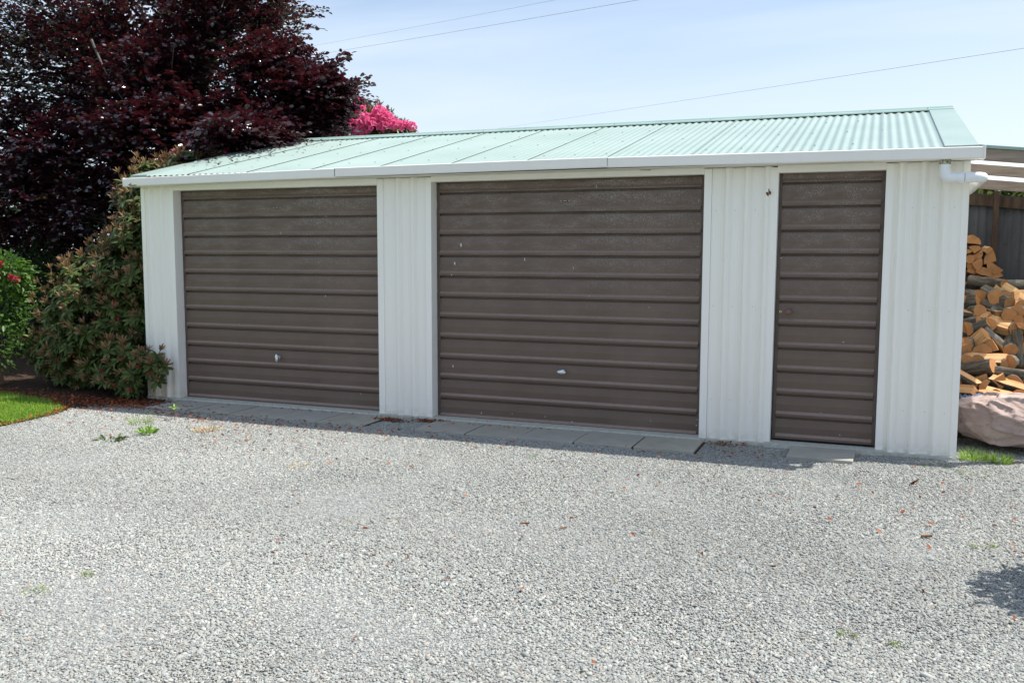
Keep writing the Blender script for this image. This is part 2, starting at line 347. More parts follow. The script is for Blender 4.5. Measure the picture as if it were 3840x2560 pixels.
# pebbles
pcoll = bpy.data.collections.new('pebble_shapes')
for i in range(10):
    m = bpy.data.meshes.new('pebble'); r = random.Random(i)
    import bmesh
    bm = bmesh.new(); bmesh.ops.create_icosphere(bm, subdivisions=1 if i % 2 else 2, radius=.5)
    for vtx in bm.verts:
        q = noise.noise(vtx.co*1.9 + Vector((i*7, 0, 0))); vtx.co *= 1 + .32*q
        vtx.co.z *= .55 + .2*r.random()
    for f in bm.faces: f.smooth = True
    bm.to_mesh(m); bm.free(); m.materials.append(MAT['pebble'])
    pcoll.objects.link(bpy.data.objects.new('pebble', m))
def inside(poly, x, y):
    c = np.zeros(len(x), bool); n = len(poly)
    for i in range(n):
        (x1, y1), (x2, y2) = poly[i], poly[(i+1) % n]
        cond = ((y1 > y) != (y2 > y)) & (x < (x2-x1)*(y-y1)/((y2-y1) + 1e-12) + x1); c ^= cond
    return c
VIS = [(-1.7, -5.5), (2.6, -5.5), (2.75, -3.7), (3.4, -.2), (3.9, 1.2), (2.30, 1.2), (2.30, .05), (-4.75, .05), (-4.75, -.40), (-5.0, -.40), (-5.30, -.75), (-5.16, -1.05), (-5.05, -1.60), (-5.4, -2.4)]
dens = 21000
x = rng.uniform(-5.5, 4, int(dens*9.5*6.8)); y = rng.uniform(-5.55, 1.25, len(x))
keep = inside(VIS, x, y)
def rect(x, y, a, b, c, d): return (x > a) & (x < b) & (y > c) & (y < d)
keep &= ~rect(x, y, -4.60, -2.275, -.515, .2) & ~rect(x, y, -1.80, .512, -.525, .2) & ~rect(x, y, 1.168, 1.605, -.43, .01)
x, y = x[keep], y[keep]; n = len(x)
big = np.clip((x - 1.2)*.35 + (y + 4)*-.06, 0, .6)      # coarser river stones towards the right-hand side
size = np.exp(rng.normal(math.log(.0090), .30, n))*(1 + big*.55)
patch = np.array([noise.noise(Vector((a*.8 + b*.3, b*1.6, 7))) for a, b in zip(x, y)]); size = size*(1 + .35*patch)
size = np.where(rng.random(n) < .003, size*1.9, size)
hgt = np.array([noise.noise(Vector((a*1.3, b*1.3, 0))) for a, b in zip(x[::1], y[::1])])*.006 
z = -.0135 + hgt*(y < -.55) + rng.uniform(-.003, .003, n)
P = np.stack([x, y, z], 1)
rot = np.stack([rng.normal(0, .32, n), rng.normal(0, .32, n), rng.uniform(0, 6.283, n)], 1)
scl = np.stack([size*rng.uniform(1.0, 1.55, n), size, size*rng.uniform(.7, 1.1, n)], 1)
pal = np.array([(.43,.43,.405),(.34,.35,.335),(.51,.515,.48),(.26,.275,.28),(.57,.555,.49),(.70,.685,.63),(.45,.40,.32),(.20,.205,.21),(.39,.43,.415),(.50,.36,.27),(.33,.15,.10),(.12,.12,.13)])
pp = np.array([.20,.17,.15,.10,.11,.07,.06,.05,.055,.018,.008,.009]); pp /= pp.sum()
colr = (pal*.60 + .40*np.array([.42, .415, .385]))[rng.choice(len(pal), n, p=pp)]*rng.uniform(.82, 1.16, (n, 1))
big_patch = np.array([noise.noise(Vector((a*.55 + 9, b*.9, 3))) for a, b in zip(x, y)])
colr = np.clip(colr*(1 + .16*big_patch[:, None] - .12*patch[:, None])*np.array([1.0, 1.01, .99])*.75*(1 + .05*np.clip(-x*.4, -1, 1))[:, None], 0, .8)
me = bpy.data.meshes.new('gravel'); me.vertices.add(n); me.vertices.foreach_set('co', P.astype(np.float32).ravel())
for nm, dat in (('prot', rot), ('pscl', scl)):
    a = me.attributes.new(nm, 'FLOAT_VECTOR', 'POINT'); a.data.foreach_set('vector', dat.astype(np.float32).ravel())
a = me.attributes.new('pcol', 'FLOAT_COLOR', 'POINT'); a.data.foreach_set('color', np.concatenate([colr, np.ones((n, 1))], 1).astype(np.float32).ravel())
a = me.attributes.new('pidx', 'INT', 'POINT'); a.data.foreach_set('value', rng.integers(0, 10, n).astype(np.int32))
gravel = bpy.data.objects.new('gravel', me); COL.objects.link(gravel); tag(gravel, 'loose grey river gravel covering the yard', None, None, 'stuff')
ng = bpy.data.node_groups.new('scatter', 'GeometryNodeTree')
ng.interface.new_socket('Geometry', in_out='INPUT', socket_type='NodeSocketGeometry'); ng.interface.new_socket('Geometry', in_out='OUTPUT', socket_type='NodeSocketGeometry')
gi = ng.nodes.new('NodeGroupInput'); go = ng.nodes.new('NodeGroupOutput'); iop = ng.nodes.new('GeometryNodeInstanceOnPoints')
ci = ng.nodes.new('GeometryNodeCollectionInfo'); ci.inputs['Collection'].default_value = pcoll; ci.inputs['Separate Children'].default_value = True; ci.inputs['Reset Children'].default_value = True
def named(nm, typ):
    q = ng.nodes.new('GeometryNodeInputNamedAttribute'); q.data_type = typ; q.inputs['Name'].default_value = nm; return q.outputs[0]
ng.links.new(gi.outputs[0], iop.inputs['Points']); ng.links.new(ci.outputs[0], iop.inputs['Instance'])
iop.inputs['Pick Instance'].default_value = True
ng.links.new(named('pidx', 'INT'), iop.inputs['Instance Index'])
e2r = ng.nodes.new('FunctionNodeEulerToRotation'); ng.links.new(named('prot', 'FLOAT_VECTOR'), e2r.inputs[0]); ng.links.new(e2r.outputs[0], iop.inputs['Rotation'])
ng.links.new(named('pscl', 'FLOAT_VECTOR'), iop.inputs['Scale']); ng.links.new(iop.outputs[0], go.inputs[0])
md = gravel.modifiers.new('scatter', 'NODES'); md.node_group = ng

# paving: two strips before the garage doors and one step slab
def paving(x0, x1, nslab, y0, y1, zt, lab):
    b = MB().box(x0 - .01, x1 + .01, y0 + .012, y1 - .004, -.03, zt - .012, 'soil').build('paving'); tag(b, lab, kind='structure')
    wd = (x1 - x0)/nslab; first = None
    for i in range(nslab):
        if first is None:
            m = MB().box(-wd/2 + .006, wd/2 - .006, y0, y1, -.03, 0, 'paver'); first = bevel(m.build('paving_slab', b), .003)
            o = first
        else: o = link_copy(first, b)
        o.location = (x0 + wd*(i + .5), rng.uniform(-.008, .006), zt + rng.uniform(-.004, .003))
        o.rotation_euler = (rng.normal(0, .004), rng.normal(0, .006), rng.normal(0, .008))
    return b
paving(-4.61, -2.27, 5, -.535, -.075, .006, 'strip of five concrete slabs under the far garage door')
paving(-1.79, .515, 5, -.54, -.095, .008, 'strip of five concrete slabs under the wide middle garage door')
o = MB().box(-.225, .225, -.215, .215, -.035, .016, 'paver').build('stepping_slab', loc=(1.387, -.218, 0)); o.rotation_euler = (.02, -.008, -.035); bevel(o, .004)
tag(o, 'single square concrete slab lying in front of the narrow door', 'paving slab')

# ================================================================== SHED
shed = empty('shed', (0, 0, 0)); tag(shed, 'long white metal garage shed with pale green corrugated roof and three brown doors', 'shed')
XL, XR, YB, SL = -5.0728, 2.2820, 4.87, .23858
Y0, Z0, YR, ZR = -.17, 2.182, 2.4345, 2.804
def rz(y): return Z0 + (y - Y0)*SL
# footing
MB().box(XL + .02, XR - .02, -.045, YB, -.04, .012, 'concrete').build('footing', shed)
MB().box(.96, 1.80, -.075, .10, -.04, .022, 'concrete').build('door_sill', shed)
MB().box(-4.70, -2.42, -.070, .10, -.04, .002, 'concrete').build('door_sill', shed)
MB().box(-1.88, .47, -.085, .10, -.04, .002, 'concrete').build('door_sill', shed)
def wall_profile(x0, x1, start):
    # pans 0.1455 apart with a raised rounded rib, y offset towards the viewer
    xs = [(x0, 0)]; x = start
    pr = [(-.029, .002), (-.023, .006), (-.011, -.022), (-.006, -.026), (.012, -.026), (.019, -.021), (.034, -.004), (.042, .002)]
    while x < x1 + .03:
        for dx, dy in pr:
            if x0 + .001 < x + dx < x1 - .001: xs.append((x + dx, dy))
        x += .1455
    xs.append((x1, 0)); return xs
def wall_sheet(x0, x1, zb, zt, start, nm='wall_sheet'):
    pr = wall_profile(x0, x1, start); m = MB()
    zs = [zb, zb + .5, (zb+zt)/2, zt]
    m.grid([[(a, -.002 + b, zz) for a, b in pr] for zz in zs], 'wall')
    return m.build(nm, shed, 'auto')
wall_sheet(XL + .04, -4.715, .0, 2.10, -4.965); wall_sheet(-2.352, -1.935, -.01, 2.10, -2.205)
wall_sheet(.514, .965, -.015, 2.10, .632); wall_sheet(1.80, XR - .03, -.02, 2.10, 1.846)
# sides and back
def side(x, sgn):
    m = MB(); ys = np.arange(0.0, YB + .001, .0485); top = []
    rows = [[], []]
    for i, yy in enumerate(ys):
        off = .009*sgn*(1 if i % 3 == 0 else 0); zt = (rz(yy) if yy < YR else rz(2*YR - yy)) - .03
        rows[0].append((x + off, yy, -.02)); rows[1].append((x + off, yy, zt))
    m.grid(rows, 'wall'); return m.build('side_wall', shed)
side(XL, -1); side(XR - .001, 1)
MB().box(XL, XR, YB - .02, YB, -.02, 2.1, 'wall').build('back_wall', shed)
# corner flashings and trims (folded strips with real returns)
def strip(x0, x1, y0, y1, z0, z1, mat='trim', nm='door_trim', w=.002):
    return bevel(MB().box(x0, x1, y0, y1, z0, z1, mat).build(nm, shed), w)
strip(XL - .004, XL + .042, -.012, .05, -.01, 2.10, nm='corner_flashing'); strip(XR - .038, XR + .006, -.011, .05, -.02, 2.10, nm='corner_flashing')
R = .10
strip(-4.727, -4.674, -.014, R, -.012, 2.098); strip(-2.412, -2.352, -.014, R, -.014, 2.098)
strip(-1.934, -1.880, -.014, R, -.014, 2.098); strip(.456, .513, -.014, R, -.018, 2.098)
pl = strip(.943, .997, -.012, .075, -.018, 2.098); strip(1.748, 1.800, -.012, .075, -.018, 2.098)
pl.rotation_euler.y = .004
for a, b, zz, zt in ((-4.6735, -2.4125, 2.045, 2.103), (-1.8795, .4555, 2.058, 2.116), (.9975, 1.7475, 2.052, 2.107)):
    strip(a, b, -.016 if a != .9975 else -.014, .09, zz, zt, nm='door_head')
# roof sheets: ten corrugations each, lapped
def roof_sheet(x0, back):
    m = MB(); pitch = .0675; xs = np.arange(0, min(10*pitch + .012, 2.28 - x0), pitch/8)
    rows = []
    lift = .007
    for t in ((0, .25, .5, .75, 1.0)):
        yy = (Y0 + .02) + (YR - Y0 - .02)*t
        row = []
        for q in xs:
            h = .0055*math.cos(2*math.pi*q/pitch)
            e = lift*max(0, (q - 10*pitch + .022)/.034)     # lap edge rides over its neighbour
            px = x0 + q; py = yy if not back else 2*YR - yy
            row.append((px, py, rz(yy) - .010 + h + e + (.0006 if back else 0)))
        rows.append(row)
    m.grid(rows, 'roof'); return m.build('roof_sheet', shed, True)
X0 = XL + .02 + .05
for i in range(11):
    roof_sheet(-5.035 + .675*i + .0, False)
for i in range(11):
    roof_sheet(-5.035 + .675*i, True)
# ridge cap: apron, roll and apron
m = MB(); prof = [(-.135, -.036), (-.128, -.025), (-.05, -.006), (-.030, -.001), (-.024, .006), (-.014, .014), (.002, .018), (.016, .014), (.026, .006), (.034, -.001), (.06, -.008), (.13, -.03)]
rows = [[(xx, YR + a, ZR + .004 + b - abs(0)) for a, b in prof] for xx in (-5.07, -2.9, -.6, 2.318)]
m.grid(rows, 'flash'); m.build('ridge_cap', shed, 'auto')
ws_ = MB()
for zz in (.32, 1.05, 1.78):
    for xx in [-4.93, -4.785, -2.32, -2.17, -2.03, .545, .69, .84, 1.93, 2.07, 2.20]: ws_.tube([(xx, -.001, zz), (xx, -.0035, zz)], .0042, 'zinc', 8)
tag(ws_.build('wall_screws', shed), kind='stuff')
rowm = MB()
for xx in np.arange(-4.9, 2.3, .5): rowm.tube([(xx, YR - .10, ZR - .012), (xx, YR - .10, ZR + .004)], .006, 'zinc', 6)
rs = rowm.build('ridge_screws', shed); tag(rs, kind='stuff')
# barge flashings lying over the sheet edges
def barge(xa, xb, lip):
    m = MB(); rows = []
    for yy in (Y0 + .022, .6, 1.5, YR - .04): rows.append([(xa, yy, rz(yy) - .012), (xa + (.004 if xa < xb else -.004), yy, rz(yy) + .004), (xb, yy, rz(yy) + .004), (xb, yy, rz(yy) - .10)])
    m.grid(rows, 'roof'); m.add([rows[0][1], rows[0][2], tuple(np.array(rows[0][2]) - (0, 0, .03)), tuple(np.array(rows[0][1]) - (0, 0, .03))], [(0, 1, 2, 3)], 'roof')
    rows = [[(p[0], 2*YR - p[1], p[2]) for p in r] for r in rows]; m.grid(rows, 'roof')
    return m.build('barge_flashing', shed)
barge(2.108, 2.320, 1); barge(-4.86, -5.062, -1)
# roof screws
sm = MB()
for yy, ph in ((.18, 0), (.95, 1), (1.7, 0), (2.2, 1)):
    for j in range(0, 100, 2):
        xx = -5.035 + .0675*(j + 1 + ph)
        if -4.8 < xx < 2.08 and (j//2 + ph) % 2 == 0:
            sm.add([(xx + .010*math.cos(a), yy + .010*math.sin(a), rz(yy) - .001) for a in np.linspace(0, 5.24, 6)] + [(xx, yy, rz(yy) + .007)], [(i, (i+1) % 6, 6) for i in range(6)], 'flash')
tag(sm.build('roof_screws', shed), kind='stuff')
# eave: soffit and three gutter lengths
MB().box(XL - .02, XR + .015, -.165, -.012, 2.103, 2.107, 'soffit').build('soffit', shed)
MB().box(XL, XR, -.052, -.040, 2.107, 2.185, 'trim').build('fascia', shed)
def gutter(xa, xb, za, zb, endl, endr):
    m = MB(); H = .079; yf, yb = -.172, -.055
    def sec(xx, zt, e=0): return [(xx, yb, zt - .012), (xx, yb, zt - H + e), (xx, yf + .006, zt - H + e), (xx, yf, zt - H + .007), (xx, yf, zt - .004), (xx, yf + .006, zt), (xx, yf + .018, zt), (xx, yf + .018, zt - .008)]
    n = 6; rows = [sec(xa + (xb - xa)*i/n, za + (zb - za)*i/n) for i in range(n+1)]
    m.grid(rows, 'gutter')
    for e, rr in ((endl, rows[0]), (endr, rows[-1])):
        if e: m.add(rr[:7], [tuple(range(7))], 'gutter')
    return m.build('gutter_section', shed, 'auto')
gutter(-5.128, -2.738, 2.163, 2.186, True, False); gutter(-2.744, -.268, 2.1895, 2.1975, False, False); gutter(-.272, 2.352, 2.1945, 2.1775, False, True)
g2 = MB().box(2.349, 2.362, -.182, -.05, 2.094, 2.188, 'gutter').build('gutter_end', shed); bevel(g2, .004)
g2 = MB().box(-5.140, -5.128, -.178, -.05, 2.082, 2.166, 'gutter').build('gutter_end', shed); bevel(g2, .004)
# dropper pipe
m = MB(); pts = [(2.121, -.115, 2.075), (2.121, -.115, 2.015)]
for a in range(0, 7):
    q = math.pi/2*a/6; pts.append((2.156 - .035*math.cos(q), -.115, 2.012 - .035*math.sin(q)))
pts += [(2.235, -.115, 1.976)]
m.tube(pts, .0345, 'pvc', 16, False)
m.tube([(2.205, -.115, 1.976), (2.243, -.115, 1.976)], .0375, 'pvc', 16); m.tube([(2.247, -.115, 1.976), (2.292, -.115, 1.976)], .0375, 'pvc', 16)
m.tube([(2.10, -.115, 2.0), (2.10, -.115, 2.0)], .001, 'pvc', 3)
pts = [(2.285, -.115, 1.976)]
for a in range(0, 8):
    q = math.pi/2*a/7; pts.append((2.312 + .048*math.sin(q), -.067 - .048*math.cos(q), 1.976))
pts += [(2.36, .25, 1.968), (2.36, .9, 1.95)]
m.tube(pts, .035, 'pvc', 16)
dp = m.build('drainpipe', shed, 'auto')
MB().tube([(2.121, -.115, 2.103), (2.121, -.115, 2.068)], .0365, 'mossy', 16).build('pipe_collar', dp, 'auto')

# doors --------------------------------------------------------------
def rib_panel(width, h, last=False):
    # one pressed rib: top fold, two flat faces, ledge, nose and undercut
    pr = [(0, .022), (.070, .022), (.088, .001), (.44, -.0055), (.455, -.0055), (.735, -.0005), (.745, -.001), (.845, -.021), (.860, -.022), (.955, -.0195), (.97, -.016), (1.0, .022)]
    m = MB(); nx = 8
    rows = []
    for t, yo in pr: rows.append([(width*i/nx, yo + .0007*math.sin(i*1.7 + t*9), -h*t) for i in range(nx + 1)])
    m.grid(rows[::-1], 'door')
    for j in (0, nx): m.add([q[j] for q in rows], [tuple(range(len(rows)))], 'door')
    return m
def door(nm, x0, x1, y, z0, z1, ztop_rib, pitch, frame_w, lab):
    # door frame ring is the part's own mesh
    m = MB(); fw = frame_w
    m.box(x0, x0 + fw, y - .006, y + .03, z0, z1, 'dframe'); m.box(x1 - fw, x1, y - .006, y + .03, z0, z1, 'dframe')
    m.box(x0 + fw, x1 - fw, y + .024, y + .03, z0, z1, 'dframe')
    d = m.build(nm, shed); bevel(d, .003); d['label'] = lab
    proto = None; z = ztop_rib
    # top strip above first full rib
    if z1 - z > .004:
        h = z1 - z; tp = rib_panel(x1 - x0 - 2*fw, h).build('door_panel', d, False); tp.location = (x0 + fw, y, z1)
    while z - pitch > z0 - .002:
        if proto is None: proto = rib_panel(x1 - x0 - 2*fw, pitch).build('door_panel', d, False); o = proto
        else: o = link_copy(proto, d)
        o.location = (x0 + fw, y, z); z -= pitch
    if z - z0 > .01:
        lp = rib_panel(x1 - x0 - 2*fw, z - z0).build('door_panel', d, False); lp.location = (x0 + fw, y, z)
    sl = MB().box(x0 + .002, x1 - .002, y - .002, y + .02, z0 - .016, z0 - .001, 'dark').build('bottom_seal', d)
    return d
dl = door('garage_door', -4.672, -2.36, .10, -.006, 2.052, 1.960, .1781, .028, 'narrower ribbed garage door at the far end')
dm = door('garage_door', -1.8785, .448, .10, -.014, 2.062, 1.9665, .1795, .030, 'wide ribbed garage door in the middle')
dpn = door('side_door', 1.004, 1.7475, .065, .034, 2.058, 1.982, .1776, .026, 'narrow ribbed door with a round knob')
dpn['label'] = 'narrow brown ribbed door with round knob'
dgap = MB(); dgap.box(-4.674, -2.35, .13, .14, 0, 2.09, 'dark'); dgap.box(-1.8795, .456, .13, .14, 0, 2.09, 'dark'); dgap.box(.997, 1.748, .10, .11, 0, 2.09, 'dark')
dgap.build('dark_backing', shed)  # near-black sheets behind the door openings
def t_handle(x, z, y, ang, par):
    m = MB(); m.tube([(0, 0, 0), (0, -.012, 0), (0, -.014, 0)], [.017, .017, .010], 'zinc', 14)
    m.tube([(0, -.012, 0), (0, -.045, 0)], [.012, .014], 'zinc', 12)
    # flattened grip
    rows = []
    for t in np.linspace(-1, 1, 11):
        wv = .013*math.sqrt(max(0, 1 - t*t)) + .003
        rows.append([(t*.038, -.045 - .006*(1 - t*t) + .006*math.sin(q), wv*math.cos(q)) for q in np.linspace(0, 2*math.pi, 8, endpoint=False)])
    m.grid(rows, 'zinc', True); m.add(rows[0], [tuple(range(8))], 'zinc'); m.add(rows[-1], [tuple(range(8))[::-1]], 'zinc')
    o = m.build('handle', par, 'auto'); o.location = (x, y, z); o.rotation_euler.y = ang; return o
t_handle(-3.560, .452, .100, math.radians(88), dl); t_handle(-.708, .462, .100, math.radians(2), dm)
def nameplate(x, z, y, par):
    m = MB(); m.box(-.030, .030, -.003, 0, -.0065, .0065, 'plate')
    m.box(-.017, .017, -.0042, -.0031, -.0008, .0042, 'spot')
    for sx in (-1, 1):
        m.tube([(sx*.0345, 0, 0), (sx*.0345, -.004, 0)], .0035, 'zinc', 8)
    for i in range(6): m.box(-.0150 + i*.0054, -.0132 + i*.0054, -.0046, -.0041, .0002, .0032, 'plate')
    o = m.build('nameplate', par); o.location = (x, y, z); return o
nameplate(-3.545, 1.868, .094, dl); nameplate(-.701, 1.880, .094, dm)
m = MB(); rows = []
for a, rr in ((0, .020), (.004, .021), (.006, .011), (.022, .010), (.028, .017), (.036, .0235), (.046, .0235), (.053, .018), (.057, .008), (.058, .001)):
    rows.append([(rr*math.cos(q), -a, rr*math.sin(q)) for q in np.linspace(0, 2*math.pi, 18, endpoint=False)])
m.grid(rows, 'knob', True); kn = m.build('door_knob', dpn, True); kn.location = (1.104, .060, 1.016)
m = MB(); m.tube([(0, 0, 0), (0, -.005, 0)], .009, 'brass', 14); m.box(-.0018, .0018, -.0065, -.0049, -.007, .007, 'dark')
lk = m.build('keyhole', dpn); lk.location = (1.0415, .062, 1.015)
# splashes of paint and droppings on the doors
def spots(par, lst, y):
    m = MB()
    for (x, z, r, st) in lst:
        n = 7; r *= .62; m.add([(x + r*math.cos(q)*(1 + .2*math.sin(5*q)), y, z + r*st*math.sin(q)) for q in np.linspace(0, 2*math.pi, n, endpoint=False)], [tuple(range(n))], 'spot')
    o = m.build('paint_spots', par); tag(o, kind='stuff'); return o
spots(dm, [(-1.45, .062, .006, 2.2), (-1.16, .075, .006, 1), (-.86, .070, .007, 1), (-.62, .042, .008, 1.2), (.05, .10, .006, .8), (.425, .135, .006, 1), (.42, .09, .007, 1.3), (-1.72, .46, .008, 2.6), (-1.64, 1.52, .012, 2.4), (-1.70, 1.36, .011, 2.2), (-1.73, 1.26, .008, 1.4), (-1.05, 1.40, .006, 4.5), (-.48, 1.10, .005, 2.2), (-.62, 1.33, .004, 3), (-.43, 2.0, .006, 1), (-.43, 1.985, .009, 1.2), (-.83, 1.94, .004, 1), (-.63, 1.94, .004, 1), (-.56, 1.942, .004, 1), (-.90, 1.94, .004, 1), (.02, 1.02, .006, .7)], .0785)
spots(dl, [(-3.5, 1.63, .005, 3.4), (-3.0, 1.78, .006, 2), (-3.02, 1.05, .006, 2.6), (-4.0, .76, .005, 1), (-2.66, .16, .008, .8)], .0785)
spots(dpn, [(1.035, 1.42, .007, 1), (1.50, .10, .006, 1), (1.50, .80, .010, .5), (1.36, .26, .005, 1)], .0445)
# rust at the door trim and under the soffit
def blotch(cx, cz, y, rx, rz_, seed, par):
    r = random.Random(seed); m = MB()
    for _ in range(7):
        a = r.uniform(0, 6.3); x = cx + math.cos(a)*rx*r.random(); z = cz + math.sin(a)*rz_*r.random(); s = r.uniform(.25, .5)
        n = 8; m.add([(x + rx*s*math.cos(q)*r.uniform(.6, 1.2), y - .0004*_, z + rz_*s*math.sin(q)*r.uniform(.6, 1.2)) for q in np.linspace(0, 2*math.pi, n, endpoint=False)], [tuple(range(n))], 'rust')
    return m.build('rust_patch', par)
blotch(.934, 1.915, -.0275, .020, .032, 3, shed); blotch(.02, 2.108, -.018, .075, .009, 5, shed); blotch(-4.99, 2.092, -.1735, .055, .008, 8, shed); blotch(-5.05, 2.10, -.1737, .02, .012, 9, shed)

# ================================================================== WOOD SHED (lean-to on the right)
ws = empty('wood_shelter', (2.3, .3, 0)); tag(ws, 'open lean-to woodshed with clear roof sheets and dark iron back wall', 'woodshed')
def W(o): o.location = Vector(o.location) - Vector((2.3, .3, 0)); return o
tn = .112
def rtop(x): return 2.222 - (x - 2.40)*tn
def rafter(y, depth, th, zoff, x0=2.30, x1=3.36, mat='timber', nm='rafter'):
    m = MB(); v = []
    for x in (x0, x1):
        zt = rtop(x) + zoff; v += [(x, y, zt - depth), (x, y + th, zt - depth), (x, y + th, zt), (x, y, zt)]
    m.add(v, [(0,1,2,3), (7,6,5,4), (0,4,5,1), (1,5,6,2), (2,6,7,3), (3,7,4,0)], mat); return W(bevel(m.build(nm, ws), .003))
rafter(.30, .085, .045, -.012); rafter(1.5, .085, .045, -.012); rafter(3.0, .095, .045, -.012)
fz = rafter(.285, .022, .07, .012, mat='flash', nm='roof_edge_flashing')
m = MB()
ys = np.arange(.33, 3.25, .0125)
m.grid([[(x, yy, rtop(x) + .006 + .007*math.cos(2*math.pi*yy/.076)) for yy in ys] for x in (2.33, 2.7, 3.0, 3.36)], 'clear'); W(m.build('roof_sheet', ws, True))
# back wall of dark corrugated iron, in sheets, with girt and posts
for i in range(2):
    x0 = 2.33 + .76*i; m = MB(); xs = np.arange(x0, x0 + .765, .0095)
    m.grid([[(x, 3.12 + .008*math.cos(2*math.pi*x/.076) - .002*(i % 2), z if z < 1 else z - (x - 2.4)*tn) for x in xs] for z in (-.02, 2.075)], 'iron'); W(m.build('back_wall_sheet', ws, True))
m = MB(); v = []
for x in (2.32, 3.85): v += [(x, 3.06, 1.955 - (x-2.4)*tn), (x, 3.105, 1.955 - (x-2.4)*tn), (x, 3.105, 2.06 - (x-2.4)*tn), (x, 3.06, 2.06 - (x-2.4)*tn)]
m.add(v, [(0,1,2,3), (7,6,5,4), (0,4,5,1), (1,5,6,2), (2,6,7,3), (3,7,4,0)], 'dtimber'); W(m.build('girt', ws))
for px, py, w_ in ((2.785, 3.0, .045), (3.27, 3.0, .09), (3.27, .33, .09)):
    W(MB().box(px - w_/2, px + w_/2, py + .002, py + .058, -.03, rtop(px) - .115, 'dtimber').build('post', ws))
for zz in (.5, .95): W(MB().box(2.34, 3.8, 3.062, 3.104, zz, zz + .07, 'dtimber').build('girt', ws))
m = MB(); yy_ = np.arange(1.62, 3.10, .0095)
m.grid([[(3.44 + .008*math.cos(2*math.pi*q/.076), q, z) for q in yy_] for z in (-.02, 1.98)], 'iron'); W(m.build('shade_side_sheet', ws, True))  # unseen side sheet, added to darken the inside of the shelter
W(MB().box(2.31, 2.345, .345, .375, 2.13, 2.155, 'spot').build('timber_tag', ws))

# firewood ------------------------------------------------------------
def section(kind, r, rnd):
    if kind.startswith('round'):
        n = 12; return [((r*rnd.uniform(.93, 1.06)*math.cos(2*math.pi*i/n), r*rnd.uniform(.93, 1.06)*math.sin(2*math.pi*i/n)), 'lbark') for i in range(n)]
    if kind.startswith('half'):
        n = 8; p = [((r*1.1*math.cos(math.pi*i/n), r*1.05*math.sin(math.pi*i/n)*rnd.uniform(.92, 1.08) - r*.4), 'lbark') for i in range(n)]
        p += [((-r*1.1, -r*.4), 'split'), ((-r*.3, -r*(.4 + rnd.uniform(-.1, .15))), 'split'), ((r*.4, -r*(.4 + rnd.uniform(-.1, .12))), 'split')]; return p
    if kind == 'quarter':
        n = 4; p = [((r*1.5*math.cos(math.pi/2*i/n) - r*.6, r*1.5*math.sin(math.pi/2*i/n) - r*.6), 'lbark') for i in range(n)]
        p += [((-r*.6, r*.9), 'split'), ((-r*.62, r*.1), 'split'), ((-r*.6, -r*.6), 'split'), ((r*.2, -r*(.6 - rnd.uniform(-.08, .1))), 'split')]; return p
    w_, h = r*1.25, r*.7
    return [((w_, -h*.8), 'split'), ((w_*rnd.uniform(.85, 1.05), h*.7), 'split'), ((w_*.2, h*rnd.uniform(.9, 1.15)), 'split'), ((-w_*.9, h*.8), 'lbark'), ((-w_, -h*.3), 'split'), ((-w_*.5, -h), 'split')]
def log_obj(kind, L, r, seed):
    rnd = random.Random(seed); sec = section(kind, r, rnd); n = len(sec); m = MB(); K = 5; rows = []
    for kx in range(K + 1):
        t = kx/K; y = (t - .5)*L; q = 1 + rnd.uniform(-.04, .04); bx, bz = rnd.uniform(-.03, .03)*r, rnd.uniform(-.03, .03)*r
        rows.append([(p[0]*q + bx + rnd.uniform(-.03, .03)*r, y + (rnd.uniform(-.10, .10)*r if kx in (0, K) else 0), p[1]*q + bz + rnd.uniform(-.03, .03)*r) for p, _ in sec])
    for j in range(n):
        j2 = (j + 1) % n
        for kx in range(K): m.add([rows[kx][j], rows[kx][j2], rows[kx+1][j2], rows[kx+1][j]], [(3, 2, 1, 0)], sec[j][1])
    for rr, fl in ((rows[0], 1), (rows[-1], -1)):
        c = tuple(sum(p[i] for p in rr)/n for i in range(3)); m.add(list(rr) + [c], [((j, (j+1) % n, n) if fl == 1 else ((j+1) % n, j, n)) for j in range(n)], 'cut')
    o = m.build('firewood_log', smooth='auto'); return o
def place_log(kind, a, b, r, roll_, seed, lab, group):
    a, b = Vector(a), Vector(b); d = b - a; L = d.length
    if L < .16: 
        d = Vector((d.x, -.10 if d.length < .1 else d.y, d.z)); d.normalize(); a, b = b - d*.36, b; L = .36
    elif L < .30: 
        c = (a + b)/2; d.normalize(); c = c + Vector((0, .05, 0)); a, b = c - d*.16, c + d*.16; L = .32
    o = log_obj(kind, L, r, seed); d = (b - a).normalized()
    q = d.to_track_quat('Y', 'Z'); o.rotation_mode = 'QUATERNION'; o.rotation_quaternion = q @ Matrix.Rotation(roll_, 3, 'Y').to_quaternion(); o.location = (a + b)/2
    tag(o, lab, 'log', group); return o
